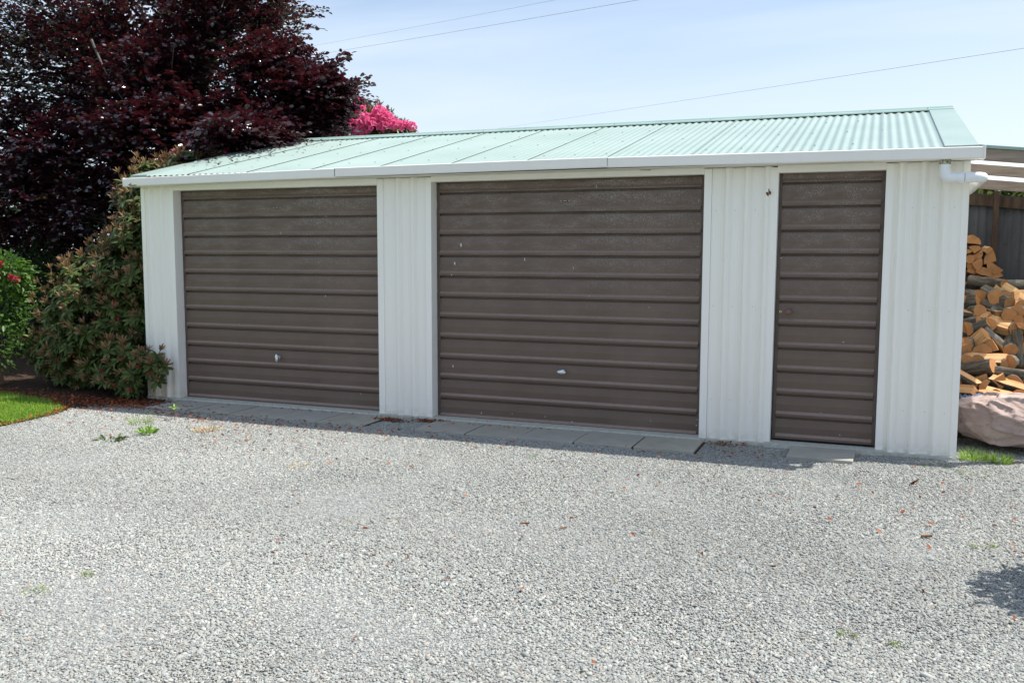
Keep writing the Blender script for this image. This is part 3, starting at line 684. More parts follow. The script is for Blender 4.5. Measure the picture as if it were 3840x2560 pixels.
FRONT = [
('round',(2.641,1.945,1.111),(2.776,1.745,1.042),.048,0,'thick round log with bright cut end, high on the loose pile'),
('round',(2.642,1.799,1.005),(2.85,1.719,.936),.045,0,'smooth grey round log lying just under the log with the bright cut end'),
('slab',(2.602,1.61,.88),(2.873,1.53,.802),.050,.5,'broad split plank of pale wood across the middle of the loose pile'),
('slab',(2.771,1.975,1.149),(2.924,1.895,1.048),.036,.9,'thin pale split leaning down to the right near the top of the pile'),
('half',(2.601,1.405,.791),(2.781,1.325,.618),.057,-.6,'arched half log with bark on its back below the broad split plank'),
('half',(2.82,1.347,.792),(2.836,1.267,.554),.061,1.9,'large upright half log with torn pale face at the right of the pile'),
('round',(2.409,1.549,.737),(2.584,1.469,.843),.052,0,'dark barked round log next to the white shed wall, mid height'),
('round',(2.423,1.645,.836),(2.546,1.565,.875),.042,0,'short dark round log above the other barked log by the shed wall'),
('slab',(2.408,1.386,.601),(2.552,1.306,.764),.042,1.2,'reddish split leaning up to the right beside the shed wall'),
('halfend',(2.556,1.355,.662),(2.548,1.275,.67),.055,.1,'half log showing its orange half-moon end in the middle of the pile'),
('quarter',(2.436,1.215,.575),(2.701,1.135,.585),.060,2.2,'big split wedge with fan shaped pale end low in the pile'),
('round',(2.407,1.13,.504),(2.547,1.05,.543),.050,0,'rough barked log low beside the shed wall'),
('round',(2.59,1.076,.509),(2.808,.996,.497),.039,0,'long silver barked log lying level low in the pile'),
('quarter',(2.656,.932,.443),(2.818,.852,.404),.040,2.0,'orange split wedge under the silver barked log'),
('halfend',(2.542,.928,.404),(2.533,.848,.415),.046,1.2,'log with dark side and orange end tilted towards the sack'),
('quarter',(2.366,.884,.373),(2.468,.804,.383),.046,2.4,'bright orange split block touching the sack by the shed wall'),
('quarter',(2.406,.975,.457),(2.504,.895,.407),.044,1.6,'orange split block above the one by the sack'),
('slab',(2.555,.808,.368),(2.759,.728,.333),.042,.3,'orange split slab resting on top of the sack'),
('quarter',(2.451,1.893,1.019),(2.551,1.813,1.044),.046,1.0,'splintered sunlit chunk beside the shed wall, upper part of pile'),
('half',(2.437,1.746,.931),(2.532,1.666,.921),.041,3.1,'short half log with sunlit flat top by the shed wall'),
('quarter',(2.543,1.727,.917),(2.635,1.647,.913),.045,2.3,'squarish split block left of the broad split plank'),
('roundend',(2.859,1.691,.896),(2.848,1.611,.901),.034,0,'small round log end peeping out right of the grey round log'),
('roundend',(2.903,1.828,.992),(2.892,1.748,.996),.049,0,'round log end at the right edge of the pile under the thin split'),
('round',(2.696,2.099,1.192),(2.774,2.019,1.183),.040,0,'short log in shade behind the top of the loose pile'),
('round',(2.707,1.696,.936),(2.866,1.616,.864),.040,0,'barked log hidden half under the broad split plank'),
('quarter',(2.668,1.192,.577),(2.699,1.112,.565),.036,.4,'small splinter of wood standing up in the middle of the pile'),
]
G1 = 'firewood thrown in a loose heap in the woodshed'
for i, (kk_, a, b, r, ro, lab) in enumerate(FRONT): place_log(kk_, a, b, r*1.22, ro, 100 + i, lab, G1)
G2 = 'split logs stacked end on in the shade of the woodshed'
STK = [(2.537,1.573,.072,'halfend','largest half round log end topping the shaded stack'),(2.583,1.493,.046,'quarter','small split end just under the topmost half round of the stack'),(2.6,1.439,.050,'half',None),(2.693,1.411,.064,'quarter','broad split end at the right shoulder of the shaded stack'),(2.596,1.353,.058,'quarter',None),(2.731,1.325,.066,'half','broken winged split end at the right side of the shaded stack'),(2.642,1.276,.064,'half',None),(2.767,1.233,.055,'halfend','round topped end lowest at the right of the shaded stack'),(2.538,1.291,.045,'quarter',None),(2.524,1.407,.038,'round',None),(2.6,1.196,.055,'quarter',None),(2.688,1.165,.045,'quarter',None),(2.513,1.468,.034,'half',None),(2.678,1.490,.026,'slab','thin slab lying across the top of the shaded stack'),(2.599,1.093,.048,'half',None),(2.653,1.049,.039,'quarter',None),(2.518,1.349,.032,'quarter',None),(2.46,1.20,.06,'half',None),(2.47,1.50,.05,'quarter',None),(2.72,1.09,.05,'round',None),(2.80,1.12,.05,'quarter',None),(2.455,1.34,.05,'quarter',None),(2.45,1.09,.05,'round',None)]
for i, (x, z, r, kk_, lab) in enumerate(STK):
    o = log_obj(kk_, .38, r*1.08, 300 + i); o.location = (x, 2.69 + rng.uniform(-.02, .02), z); o.rotation_euler = (rng.normal(0, .05), rng.uniform(0, 6.3) if not kk_.startswith('half') else rng.normal(0, .4) + (math.pi if i % 3 == 2 else 0), rng.normal(0, .06))
    tag(o, lab or 'split log end packed inside the shaded stack against the iron wall', 'log', G2)
o = log_obj('round', 1.1, .055, 401); o.location = (3.20, 2.2, 1.165); o.rotation_euler = (0, 0, math.pi/2 + .03); tag(o, 'long dark bark-covered slab log lying along the top of the pile', 'log', G1)
# core of the heap: further logs under the ones on its face
rr = random.Random(5); cnt = 0
for row in range(9):
    z = .07 + row*.125; y = .80 + max(0, (z - .35))*1.38 + .20
    for j in range(8):
        x = 2.40 + j*.125 + rr.uniform(-.02, .02)
        if x > 2.99 or z > 1.12: continue
        kk_ = rr.choice(['round', 'half', 'quarter', 'round'])
        o = log_obj(kk_, .36, rr.uniform(.055, .066), 500 + cnt); cnt += 1
        o.location = (x, y + rr.uniform(-.03, .05), z); o.rotation_euler = (rr.uniform(-.25, .25), rr.uniform(0, 6.3), rr.uniform(-.5, .5))
        tag(o, 'log wedged between others inside the loose heap, mostly hidden', 'log', G1)

# sack of cloth in front of the pile
m = MB(); NU, NV = 150, 84; rows = []
for i in range(NV + 1):
    ph = math.pi*i/NV; row = []
    for j in range(NU):
        th = 2*math.pi*j/NU
        dx, dy, dz = math.sin(ph)*math.cos(th), math.sin(ph)*math.sin(th), math.cos(ph)
        p = Vector((dx, dy, dz)); s = 1 + .10*noise.noise(p*1.6 + Vector((3, 1, 0)))
        a1 = dx*.75 - dz*.66; a2 = dx*.66 + dz*.75; wv = .35*noise.noise(p*1.7 + Vector((2, 2, 2))); fold = abs(noise.noise(Vector((a1*.9, (a2 + wv)*3.4, dy*1.6)) + Vector((5, 5, 5)))); s += .11*(1 - min(1, fold*3.4))**1.8 - .03
        f2 = abs(noise.noise(Vector((a1*1.6 + 3, (a2 - wv)*6.5, dy*3)) + Vector((1, 7, 5)))); s += .035*(1 - min(1, f2*4.5))**1.6
        s += .010*noise.noise(p*7)
        ex = 1.0 if abs(dz) < .6 else 1.0
        x = .50*dx*s; y = .27*dy*s; z = .225 + .225*(dz*s if dz > -.55 else -.55 - (abs(dz) - .55)*.3)*1.0
        z += .05*dx*-1*(dz > 0)*abs(dz)
        row.append((x, y, max(z, .012) if dz < 0 else z))
    rows.append(row)
m.grid(rows[::-1], 'sack', True)
sk = m.build('cloth_sack', smooth=True, loc=(2.80, .52, -.045)); sk.rotation_euler = (.0, .03, -.15); sk.scale = (1, 1, 1.0)
tag(sk, 'crumpled dusty pinkish brown cloth sack lying on the gravel by the shed corner', 'sack')
m = MB(); rows = []
for i in range(16):
    t = i/15; x = 2.352 + .10*t + .4*max(0, t - .5)
    rows.append([(x, .62 + .02*math.sin(i*2.1) + q*.05, (.352 + .01*math.sin(i*1.3 + q) + .02*t + (.008 if q == 1 else 0) - .012*abs(q-1))) for q in range(4)])
m.grid(rows, 'tarp'); o = m.build('blue_tarp', smooth=True); tag(o, 'edge of a blue plastic tarpaulin showing between the sack and the logs', 'tarpaulin')

# ================================================================== VEGETATION
# --- copper beech
def ell_points(n, c, r, shell=.55):
    u = unit(n); rad = (shell + (1 - shell)*rng.random((n, 1)))**1.0
    return np.array(c) + u*rad*np.array(r), u
BLOBS = [((-8.73,4.0,4.07),(1.75,1.5,1.45),1250),((-10.6,4.0,4.07),(1.7,1.5,1.5),1150),((-6.95,3.7,4.20),(1.0,1.0,1.05),620),((-5.86,3.2,3.55),(.78,.8,.72),560),
((-5.30,3.1,3.36),(.46,.6,.34),240),((-6.15,2.6,3.12),(.66,.7,.40),360),((-6.95,2.2,2.86),(.75,.7,.50),430),((-8.6,2.5,2.62),(1.0,.8,.75),560),((-9.1,1.9,2.15),(.85,.6,.6),330),
((-9.2,4.6,6.0),(2.2,1.8,1.5),620),((-12.4,5.0,5.9),(2.2,1.8,1.6),420),((-7.2,4.3,5.25),(1.1,1.2,.9),430),((-5.55,2.7,3.0),(.50,.5,.24),200),((-5.2,3.1,3.1),(.42,.5,.22),140),((-5.15,1.7,2.80),(.34,.8,.11),150),((-4.98,3.0,3.44),(.42,.45,.22),190),((-5.35,2.3,2.92),(.35,.5,.14),110),((-10.3,2.6,3.0),(1.2,.9,.9),700),((-7.4,2.9,3.5),(1.0,.8,.8),520),((-7.9,1.9,1.9),(.7,.4,.45),150),((-6.5,3.4,4.9),(.5,.7,.6),150)]
beech = empty('copper_beech_tree', (-9.2, 5.2, 0)); tag(beech, 'large copper beech tree with dark purple leaves overhanging the shed roof', 'tree')
CC = np.array([-9.2, 5.0, 3.2])
TP, TD, TL = [], [], []
for c, r, n in BLOBS:
    n = int(n*1.75); p, u = ell_points(n, c, r, .35)
    d = (p - CC); d /= np.linalg.norm(d, axis=1, keepdims=True); d = d*.8 + u*.55 + rng.normal(0, .35, (n, 3)); d[:, 2] = d[:, 2]*.45 + .05
    d /= np.linalg.norm(d, axis=1, keepdims=True); TP.append(p); TD.append(d); TL.append(rng.uniform(.18, .42, n))
# long shoots that stand out of the crown over the roof and against the sky
SHOOTS = [((-5.25,3.05,3.42),(-4.06,2.8,3.50)),((-5.10,3.0,3.45),(-4.42,2.8,3.80)),((-5.2,3.0,3.5),(-4.55,2.85,3.52)),((-6.3,3.5,4.55),(-5.80,3.5,4.82)),((-6.5,3.6,4.4),(-5.95,3.4,4.45)),((-6.2,3.4,4.1),(-5.42,3.2,4.15)),((-5.9,3.2,3.9),(-5.10,3.0,3.95)),
 ((-5.6,3.1,3.8),(-4.95,2.95,3.78)),((-5.7,2.6,3.0),(-5.02,2.0,2.84)),((-5.8,2.4,2.95),(-4.86,1.7,2.74)),((-6.1,2.2,2.85),(-4.96,1.3,2.66)),((-6.4,2.0,2.7),(-5.06,.95,2.56)),((-6.9,2.0,2.5),(-5.4,1.0,2.42)),((-5.5,2.8,3.1),(-4.78,2.2,2.92)),((-7.0,3.8,5.3),(-6.3,3.6,5.35)),((-6.9,3.7,5.0),(-6.15,3.6,5.0)),
 ((-5.4,3.0,3.25),(-4.78,2.7,3.12)),((-7.4,2.0,2.4),(-6.5,1.2,2.15)),((-8.1,1.9,2.2),(-7.3,1.3,1.75))]
for a, b in SHOOTS:
    a, b = np.array(a), np.array(b); L = np.linalg.norm(b - a); kx = int(L/.085)
    for i in range(kx):
        t = i/kx; p = a + (b - a)*t + np.array([0, 0, .06*math.sin(t*3)]); spread = .9*(1 - t) + .25
        for _ in range(4 if t < .5 else 3):
            d = (b - a)/L*.9 + rng.normal(0, .5*spread, 3)*np.array([1, 1, .7]); d /= np.linalg.norm(d)
            TP.append(p[None] + rng.normal(0, .03, (1, 3))); TD.append(d[None]); TL.append(rng.uniform(.09, .22, 1)*(.6 + .6*spread))
TP, TD, TL = np.concatenate(TP), np.concatenate(TD), np.concatenate(TL)
ok = ~((TP[:, 2] < 1.25)) & ~((TP[:, 0] > -5.15) & (TP[:, 2] < 2.18 + (np.minimum(TP[:, 1], 2.43) + .17)*.2386 + .02))
gapn = np.array([noise.noise(Vector(q)*1.25 + Vector((3, 8, 1))) for q in TP]); ok &= (gapn > -.24) | (TP[:, 0] > -5.9)
TP, TD, TL, gapn = TP[ok], TD[ok], TL[ok], gapn[ok]
nl = 12; tt = (np.arange(nl) + .5)/nl; N = len(TP)
side_v = np.cross(TD, np.array([0, 0, 1.])); side_v /= np.linalg.norm(side_v, axis=1, keepdims=True) + 1e-9
upv = np.cross(side_v, TD)
sag = -.10*(tt**2)
LP = TP[:, None] + TD[:, None]*(tt[None, :, None]*TL[:, None, None]) + np.array([0, 0, 1.])[None, None]*(sag[None, :, None]*TL[:, None, None])
sg = np.where(np.arange(nl) % 2 == 0, 1., -1.)[None, :, None]
LD = TD[:, None]*.65 + side_v[:, None]*sg*.85 + rng.normal(0, .28, (N, nl, 3)); LD[..., 2] -= .12
LN = upv[:, None] + rng.normal(0, .42, (N, nl, 3))
kp = rng.random((N, nl)) < np.clip(TL/.03/nl, .35, 1)[:, None]
LPf, LDf, LNf = LP[kp], LD[kp], LN[kp]; n = len(LPf)
ls = rng.uniform(.05, .085, n); tl_ = np.repeat(np.array([noise.noise(Vector(q)*1.9) for q in TP]), nl).reshape(N, nl)[kp]; tone = np.clip(rng.beta(1.6, 2.4, n) + .55*tl_, 0, 1)
cr_ = leaves_mesh('crown', LPf, LDf, LNf, ls, ls*.82, 'beech', tone, 'hex', None); cr_.parent = beech; cr_.location = (9.2, -5.2, 0); cr_['kind'] = 'stuff'
# trunk and limbs
m = MB()
def limb(m, pts, r0, r1, mat='bark', n=8):
    K = len(pts); m.tube(pts, [r0 + (r1 - r0)*i/(K-1) for i in range(K)], mat, n)
m.tube([(0, 0, -.1), (.02, -.02, .25), (.05, -.05, 1.2), (.15, -.1, 2.4), (.1, -.2, 3.6)], [.34, .26, .22, .19, .15], 'bark', 14)
tk = m.build('trunk', beech, True)
m = MB(); rb = random.Random(3)
O = Vector((9.2, -5.2, 0))
for c, r, _ in BLOBS:
    tgt = Vector(c) + O; st = Vector((.1, -.15, min(3.4, max(1.2, c[2]*.6)))); K = 6
    pts = [st.lerp(tgt, i/K) + Vector((rb.uniform(-.12, .12), rb.uniform(-.12, .12), .25*math.sin(math.pi*i/K))) for i in range(K + 1)]
    limb(m, pts, .085, .02, n=7)
    for _k in range(7):
        q = pts[rb.randint(2, K)]; e = tgt + Vector((rb.uniform(-1, 1)*r[0]*.8, rb.uniform(-1, .4)*r[1]*.8, rb.uniform(-.7, .8)*r[2])); mid = q.lerp(e, .5) + Vector((rb.uniform(-.12, .12), rb.uniform(-.12, .12), rb.uniform(0, .2)))
        limb(m, [q, mid, e], .022, .005, n=5)
for a, b in SHOOTS:
    a, b = Vector(a) + O, Vector(b) + O; limb(m, [a - (b - a)*.4, a, a.lerp(b, .5) + Vector((0, 0, .05)), b], .013, .003, n=5)
# pale limbs seen through gaps at the upper left
for pts in ([(-11.6, 2.6, 4.5), (-11.1, 2.5, 3.9), (-10.5, 2.5, 3.55), (-10.0, 2.6, 3.4)], [(-10.3, 2.6, 4.3), (-10.25, 2.6, 3.8), (-10.15, 2.7, 3.4)], [(-8.1, 2.4, 4.25), (-7.95, 2.4, 3.95), (-7.8, 2.4, 3.7), (-7.65, 2.45, 3.45)], [(-7.3, 2.1, 3.35), (-7.05, 2.05, 3.1)], [(-6.15, 1.8, 2.75), (-5.85, 1.75, 2.95)]):
    limb(m, [Vector(p) + O for p in pts], .018, .006, n=7)
m.build('limbs', beech, True)

# --- rosette shrubs (rhododendrons)
ROS = {}
def rosette(seed, style):
    r = np.random.default_rng(seed); parts = []
    def ring(n, tilt, L, Wd, curve, mat, z0):
        P_, = [np.zeros((n, 3))]; th = np.arange(n)*2.39996 + r.uniform(0, 6); return th
    m = MB(); tones = []
    def leaf(th, tilt, L, Wd, droop, mat, z0, tone):
        c, s = math.cos(th), math.sin(th); K = 5; rows = []
        x, z, a = .006, z0, tilt
        for i in range(K):
            t = i/(K - 1); wv = Wd*.5*math.sin(math.pi*min(.97, .07 + t*.90))**.6 + .0006
            mid = (x, z); rows.append((x, z, wv)); x += math.cos(a)*L/(K-1); z += math.sin(a)*L/(K-1); a -= droop/(K-1)
        vs = []
        for (x_, z_, wv) in rows:
            for q, dz in ((-1, .14), (0, 0), (1, .14)): vs.append((x_*c - q*wv*s, x_*s + q*wv*c, z_ + dz*wv))
        fs = []
        for i in range(K - 1):
            for j in range(2): fs.append((i*3 + j, i*3 + j + 1, (i+1)*3 + j + 1, (i+1)*3 + j))
        m.add(vs, fs, mat); tones.extend([tone]*len(vs))
    green = 'olive' if style == 'olive' else 'rhodo'
    n = r.integers(8, 12)
    for i in range(n): leaf(i*2.39996 + r.uniform(-.2, .2), r.uniform(-.15, .55), r.uniform(.085, .125), r.uniform(.030, .040), r.uniform(.4, 1.1), green, r.uniform(-.02, .01), r.uniform(0, 1))
    if style != 'plain':
        k_ = r.integers(5, 9); h = r.uniform(.05, .11) if style == 'new' else .03
        m.tube([(0, 0, -.06), (r.uniform(-.01, .01), r.uniform(-.01, .01), h)], .0042, 'stem', 5); tones.extend([.5]*(len(m.v) - len(tones)))
        for i in range(k_): leaf(i*2.39996 + r.uniform(-.3, .3), r.uniform(.75, 1.35), r.uniform(.055, .085), r.uniform(.013, .021), r.uniform(-.1, .5), 'newleaf', h, r.uniform(0, 1))
    me = bpy.data.meshes.new('leaf_rosette'); me.from_pydata(m.v, [], m.f)
    for q in m.mats: me.materials.append(MAT[q])
    me.polygons.foreach_set('material_index', m.m); me.polygons.foreach_set('use_smooth', [True]*len(m.f)); me.update()
    a = me.attributes.new('tone', 'FLOAT', 'POINT'); a.data.foreach_set('value', np.array(tones, np.float32)); return me
RM = {'new': [rosette(10 + i, 'new') for i in range(7)], 'plain': [rosette(30 + i, 'plain') for i in range(4)], 'olive': [rosette(50 + i, 'olive') for i in range(5)]}
def merged(name, meshes, Ms, parent, kind='stuff'):
    # many rosettes joined into one part
    V, Lp, Ct, Mi, To = [], [], [], [], []; off = 0; mats = []
    cache = {}
    for me, M in zip(meshes, Ms):
        if me.name not in cache:
            nv = len(me.vertices); co = np.empty(nv*3, np.float32); me.vertices.foreach_get('co', co); lv = np.empty(len(me.loops), np.int32); me.loops.foreach_get('vertex_index', lv)
            ct = np.empty(len(me.polygons), np.int32); me.polygons.foreach_get('loop_total', ct); mi = np.empty(len(me.polygons), np.int32); me.polygons.foreach_get('material_index', mi)
            to = np.empty(nv, np.float32); me.attributes['tone'].data.foreach_get('value', to)
            mp_ = []
            for q in me.materials:
                if q not in mats: mats.append(q)
                mp_.append(mats.index(q))
            cache[me.name] = (co.reshape(-1, 3), lv, ct, np.array(mp_)[mi], to)
        co, lv, ct, mi, to = cache[me.name]; A = np.array(M)
        V.append(co @ A[:3, :3].T + A[:3, 3]); Lp.append(lv + off); Ct.append(ct); Mi.append(mi); To.append(to); off += len(co)
    V, Lp, Ct, Mi, To = map(np.concatenate, (V, Lp, Ct, Mi, To))
    me = bpy.data.meshes.new(name); me.vertices.add(len(V)); me.vertices.foreach_set('co', V.astype(np.float32).ravel()); me.loops.add(len(Lp)); me.loops.foreach_set('vertex_index', Lp.astype(np.int32))
    me.polygons.add(len(Ct)); me.polygons.foreach_set('loop_start', np.concatenate([[0], np.cumsum(Ct)[:-1]]).astype(np.int32)); me.polygons.foreach_set('loop_total', Ct)
    me.polygons.foreach_set('material_index', Mi.astype(np.int32))
    for q in mats: me.materials.append(q)
    me.update(calc_edges=True); me.polygons.foreach_set('use_smooth', [True]*len(Ct)); a = me.attributes.new('tone', 'FLOAT', 'POINT'); a.data.foreach_set('value', To)
    o = bpy.data.objects.new(name, me); COL.objects.link(o); o.parent = parent
    if kind: o['kind'] = kind
    return o
CAMP = np.array([1.6934, -7.1573, 1.467])
def rhodo(name, base, blobs, n, mix, label, nparts, scale=1., shrink=(.62, 1.0), veto=None, sprout=None, group=None):
    root = empty(name, base); tag(root, label, 'shrub', group); B = np.array(base)
    P, U = [], []
    vol = np.array([r[0]*r[1] + r[1]*r[2] + r[0]*r[2] for _, r in blobs]); vol /= vol.sum()
    for (c, r), f in zip(blobs, vol):
        k_ = int(n*f); u = unit(k_); rad = rng.uniform(shrink[0], shrink[1], (k_, 1))**.5
        nb = 1 + .16*np.array([noise.noise(Vector(q*2.2) + Vector(c)) for q in u])[:, None]
        P.append(np.array(c) + u*rad*nb*np.array(r)); U.append(u)
    P, U = np.concatenate(P), np.concatenate(U); ok = P[:, 2] > .05
    if veto is not None: ok &= ~veto(P)
    P, U = P[ok], U[ok]; dd = np.linalg.norm(P - CAMP, axis=1)
    vis = ((CAMP - P)/dd[:, None]*U).sum(1); order = np.argsort(-(vis - dd*.15 + rng.normal(0, .1, len(P))))
    ms, Ms, outer = [], [], 0
    for rank, i in enumerate(order):
        u = Vector(U[i]); d = (u*.75 + Vector((0, -.10, .75)) + Vector(rng.normal(0, .22, 3))).normalized()
        q = d.to_track_quat('Z', 'Y') @ Matrix.Rotation(rng.uniform(0, 6.28), 3, 'Z').to_quaternion()
        M = Matrix.Translation(Vector(P[i] - B)) @ q.to_matrix().to_4x4() @ Matrix.Scale(scale*rng.uniform(.8, 1.18), 4)
        st = rng.choice(list(mix.keys()), p=list(mix.values())); me = RM[st][rng.integers(len(RM[st]))]
        if rank < nparts:
            o = bpy.data.objects.new('leaf_rosette', me); COL.objects.link(o); o.parent = root; o.matrix_local = M
        else: ms.append(me); Ms.append(M)
    if ms: merged('foliage', ms, Ms, root)
    m = MB(); rb = random.Random(len(P))
    for (c, r) in blobs:
        for _ in range(9):
            e = Vector(c) - Vector(base) + Vector((rb.uniform(-.7, .7)*r[0], rb.uniform(-.7, .7)*r[1], rb.uniform(-.3, .8)*r[2])); st = Vector((rb.uniform(-.15, .15), rb.uniform(-.1, .2), 0))
            limb(m, [st, st.lerp(e, .5) + Vector((0, 0, -.1)), e], .022, .006, 'bark', 6)
    m.build('branches', root, True); return root
vet = lambda P: (P[:, 0] > -5.16) & (P[:, 1] > -.13)
rh1 = rhodo('rhododendron_bush', (-5.7, .5, 0), [((-5.45,.70,1.05),(.70,.75,.95)),((-5.95,.45,.75),(.72,.75,.72)),((-5.20,-.02,.30),(.60,.36,.30)),((-6.4,.40,.36),(.52,.50,.42)),((-5.50,.85,1.72),(.42,.60,.48)),((-6.0,.8,1.2),(.55,.6,.5))],
    3000, {'new': .60, 'plain': .40}, 'big dark rhododendron with felted brown new shoots against the shed end wall', 300, .86, (.45, 1.0), vet)
vet2 = lambda P: (P[:, 0] > -5.14) & (P[:, 1] < 4.95)
rh2 = rhodo('rhododendron_bush', (-5.8, 2.2, 0), [((-5.75,1.0,2.05),(.45,.5,.38)),((-5.75,2.0,2.25),(.55,.7,.50)),((-5.6,1.4,2.30),(.40,.5,.28))], 900, {'olive': .85, 'new': .15},
    'olive green rhododendron with few pink flowers showing between roof edge and beech', 60, 1.0, (.4, 1.0), vet2)
rh3 = rhodo('rhododendron_bush', (-5.4, 5.6, 0), [((-5.9,5.6,2.9),(.80,.40,.85)),((-5.9,5.5,3.35),(.55,.35,.34)),((-5.45,5.5,3.20),(.50,.35,.34))], 1200, {'olive': .8, 'plain': .2},
    'tall rhododendron behind the roof ridge covered in bright pink flower heads', 60, 1.1, (.4, 1.0))
# flower trusses: dome of funnel florets
def truss(seed, mat='petal', n=16, R0=.085):
    r = np.random.default_rng(seed); V, F, T = [], [], []
    for i in range(n):
        t = (i + .5)/n; ph = math.acos(1 - 1.25*t); th = i*2.39996
        d = Vector((math.sin(ph)*math.cos(th), math.sin(ph)*math.sin(th), math.cos(ph))); c = d*R0*r.uniform(.85, 1.05)
        q = d.to_track_quat('Z', 'Y') @ Matrix.Rotation(r.uniform(0, 6), 3, 'Z').to_quaternion(); fr = R0*.50*r.uniform(.85, 1.15)
        o = len(V); V.append(c - d*fr*.7); T.append(0.)
        for k_ in range(10):
            a = k_*math.pi/5; rad = fr*(1.0 if k_ % 2 == 0 else .74); zz = fr*(.16 if k_ % 2 == 0 else .28)
            V.append(c + q @ Vector((rad*math.cos(a), rad*math.sin(a), zz + fr*r.uniform(-.08, .08)))); T.append(r.uniform(.55, 1))
            V.append(c + q @ Vector((rad*.45*math.cos(a), rad*.45*math.sin(a), -fr*.15))); T.append(.25)
        for k_ in range(10):
            a1, b1 = o + 1 + 2*k_, o + 2 + 2*k_; a2, b2 = o + 1 + 2*((k_+1) % 10), o + 2 + 2*((k_+1) % 10)
            F.append((a1, a2, b2, b1)); F.append((b1, b2, o))
    me = bpy.data.meshes.new('flower_truss'); me.from_pydata([tuple(v) for v in V], [], F); me.materials.append(MAT[mat]); me.update()
    a = me.attributes.new('tone', 'FLOAT', 'POINT'); a.data.foreach_set('value', np.array(T, np.float32)); return me
TM = [truss(i) for i in range(5)]; TR = [truss(20 + i, 'redpetal', 7, .030) for i in range(2)]; TS = [truss(30 + i, 'petal', 7, .05) for i in range(2)]
def flower(root, p, s, me, d=None, nm='flower_truss'):
    o = bpy.data.objects.new(nm, me); COL.objects.link(o); o.parent = root
    d = Vector(d if d else (rng.uniform(-.3, .3), -.55, .8)).normalized(); q = d.to_track_quat('Z', 'Y')
    o.matrix_local = Matrix.Translation(Vector(p) - root.location) @ q.to_matrix().to_4x4() @ Matrix.Scale(s, 4)
TX = [(-5.52,4.85,3.78,1.1),(-5.33,4.85,3.72,1.3),(-5.16,4.85,3.62,1.35),(-5.22,4.8,3.44,1.3),(-5.38,4.8,3.36,1.3),(-5.05,4.8,3.40,1.2),(-4.98,4.8,3.28,1.2),(-4.62,4.85,3.62,1.55),(-4.70,4.8,3.50,1.2),(-4.20,4.9,3.40,1.5),(-4.06,4.9,3.30,1.3),(-4.42,4.8,3.22,1.65),
(-4.28,4.78,3.12,1.5),(-4.65,4.75,3.12,1.4),(-4.85,4.75,3.08,1.4),(-5.08,4.75,3.10,1.4),(-5.3,4.75,3.10,1.4),(-5.52,4.75,3.08,1.4),(-5.7,4.75,3.1,1.2),(-5.6,4.8,3.30,1.3),(-3.88,4.9,3.14,1.1),(-3.72,4.9,3.10,1.0),(-3.58,4.9,3.08,.9),(-4.05,4.85,3.12,1.2),(-4.92,4.8,3.18,1.1),(-5.75,4.8,3.5,1.2),(-5.45,4.75,2.98,1.3),(-4.9,4.75,2.98,1.3),(-4.5,4.75,3.0,1.3),(-5.85,4.8,3.7,1.)]
KD = 1.0968     # the list was measured at y = 4 and the shrub stands a metre further back
for i, (a, b, c, s) in enumerate(TX): flower(rh3, (1.6934 + (-6.03 + (a + 5.85)*.80 - 1.6934)*KD, b + .28, 3.30 + (c - 3.08)*.64), s*.92, TM[i % 5])
for a, b, c, s in [(-5.82,1.55,2.66,1.2),(-5.72,1.7,2.70,1.0),(-5.40,1.75,2.62,1.0),(-5.25,1.9,2.66,1.0),(-5.98,1.5,2.6,.9)]: flower(rh2, (a, b, c), s, TS[0])
for a, b, c in [(-5.25,-.20,.95),(-5.20,-.22,.80),(-5.55,-.12,.62),(-5.02,-.38,.42),(-4.82,-.38,.36),(-4.70,-.36,.30),(-5.10,-.40,.17),(-5.5,-.25,.22),(-5.8,-.22,.40),(-6.05,-.18,.35),(-5.0,-.36,.55),(-5.42,-.2,1.05),(-4.9,-.40,.13),(-5.3,-.36,.30)]:
    flower(rh1, (a, b - .02, c), rng.uniform(.35, .6), TR[0], nm='faded_flower')

# --- rose bush at the far left
rb_ = empty('rose_bush', (-7.3, .1, 0)); tag(rb_, 'bright green leafy rose bush with dark red blooms at the left edge', 'shrub')
n = 2500; c = np.array([(-7.25, .12, .95), (-7.5, .05, .5), (-7.1, .1, 1.2)]); r = np.array([(.36, .35, .38), (.6, .45, .42), (.28, .25, .22)])
ix = rng.integers(0, 3, n); u = unit(n); P = c[ix] + u*r[ix]*(rng.uniform(.3, 1.15, (n, 1))**.6); P[:, 2] = np.maximum(P[:, 2], .08)
D = u + rng.normal(0, .7, (n, 3)); D[:, 2] -= .15; Nn = np.array([0, 0, 1.]) + rng.normal(0, .5, (n, 3))
ls = rng.uniform(.045, .080, n); o = leaves_mesh('foliage', P, D, Nn, ls, ls*.62, 'rose', rng.random(n), 'hex', rb_); o.location = (7.3, -.1, 0); o['kind'] = 'stuff'
m = MB(); rb = random.Random(9)
for _ in range(16):
    e = Vector((rb.uniform(-.4, .4), rb.uniform(-.25, .2), rb.uniform(.7, 1.35))); limb(m, [(rb.uniform(-.1, .1), 0, 0), (e.x*.5, e.y*.5, e.z*.6), e], .008, .003, 'stem', 5)
m.build('stems', rb_, True)
RO = [truss(60 + i, 'redpetal', 12, .038) for i in range(2)]
for p in [(-6.78, -.22, 1.32), (-6.84, -.22, 1.22), (-6.66, -.20, 1.18), (-6.58, -.20, 1.16), (-6.9, -.2, 1.40), (-6.95, -.22, 1.29)]: flower(rb_, p, .85, RO[0], (0, -.9, .5), 'rose_bloom')

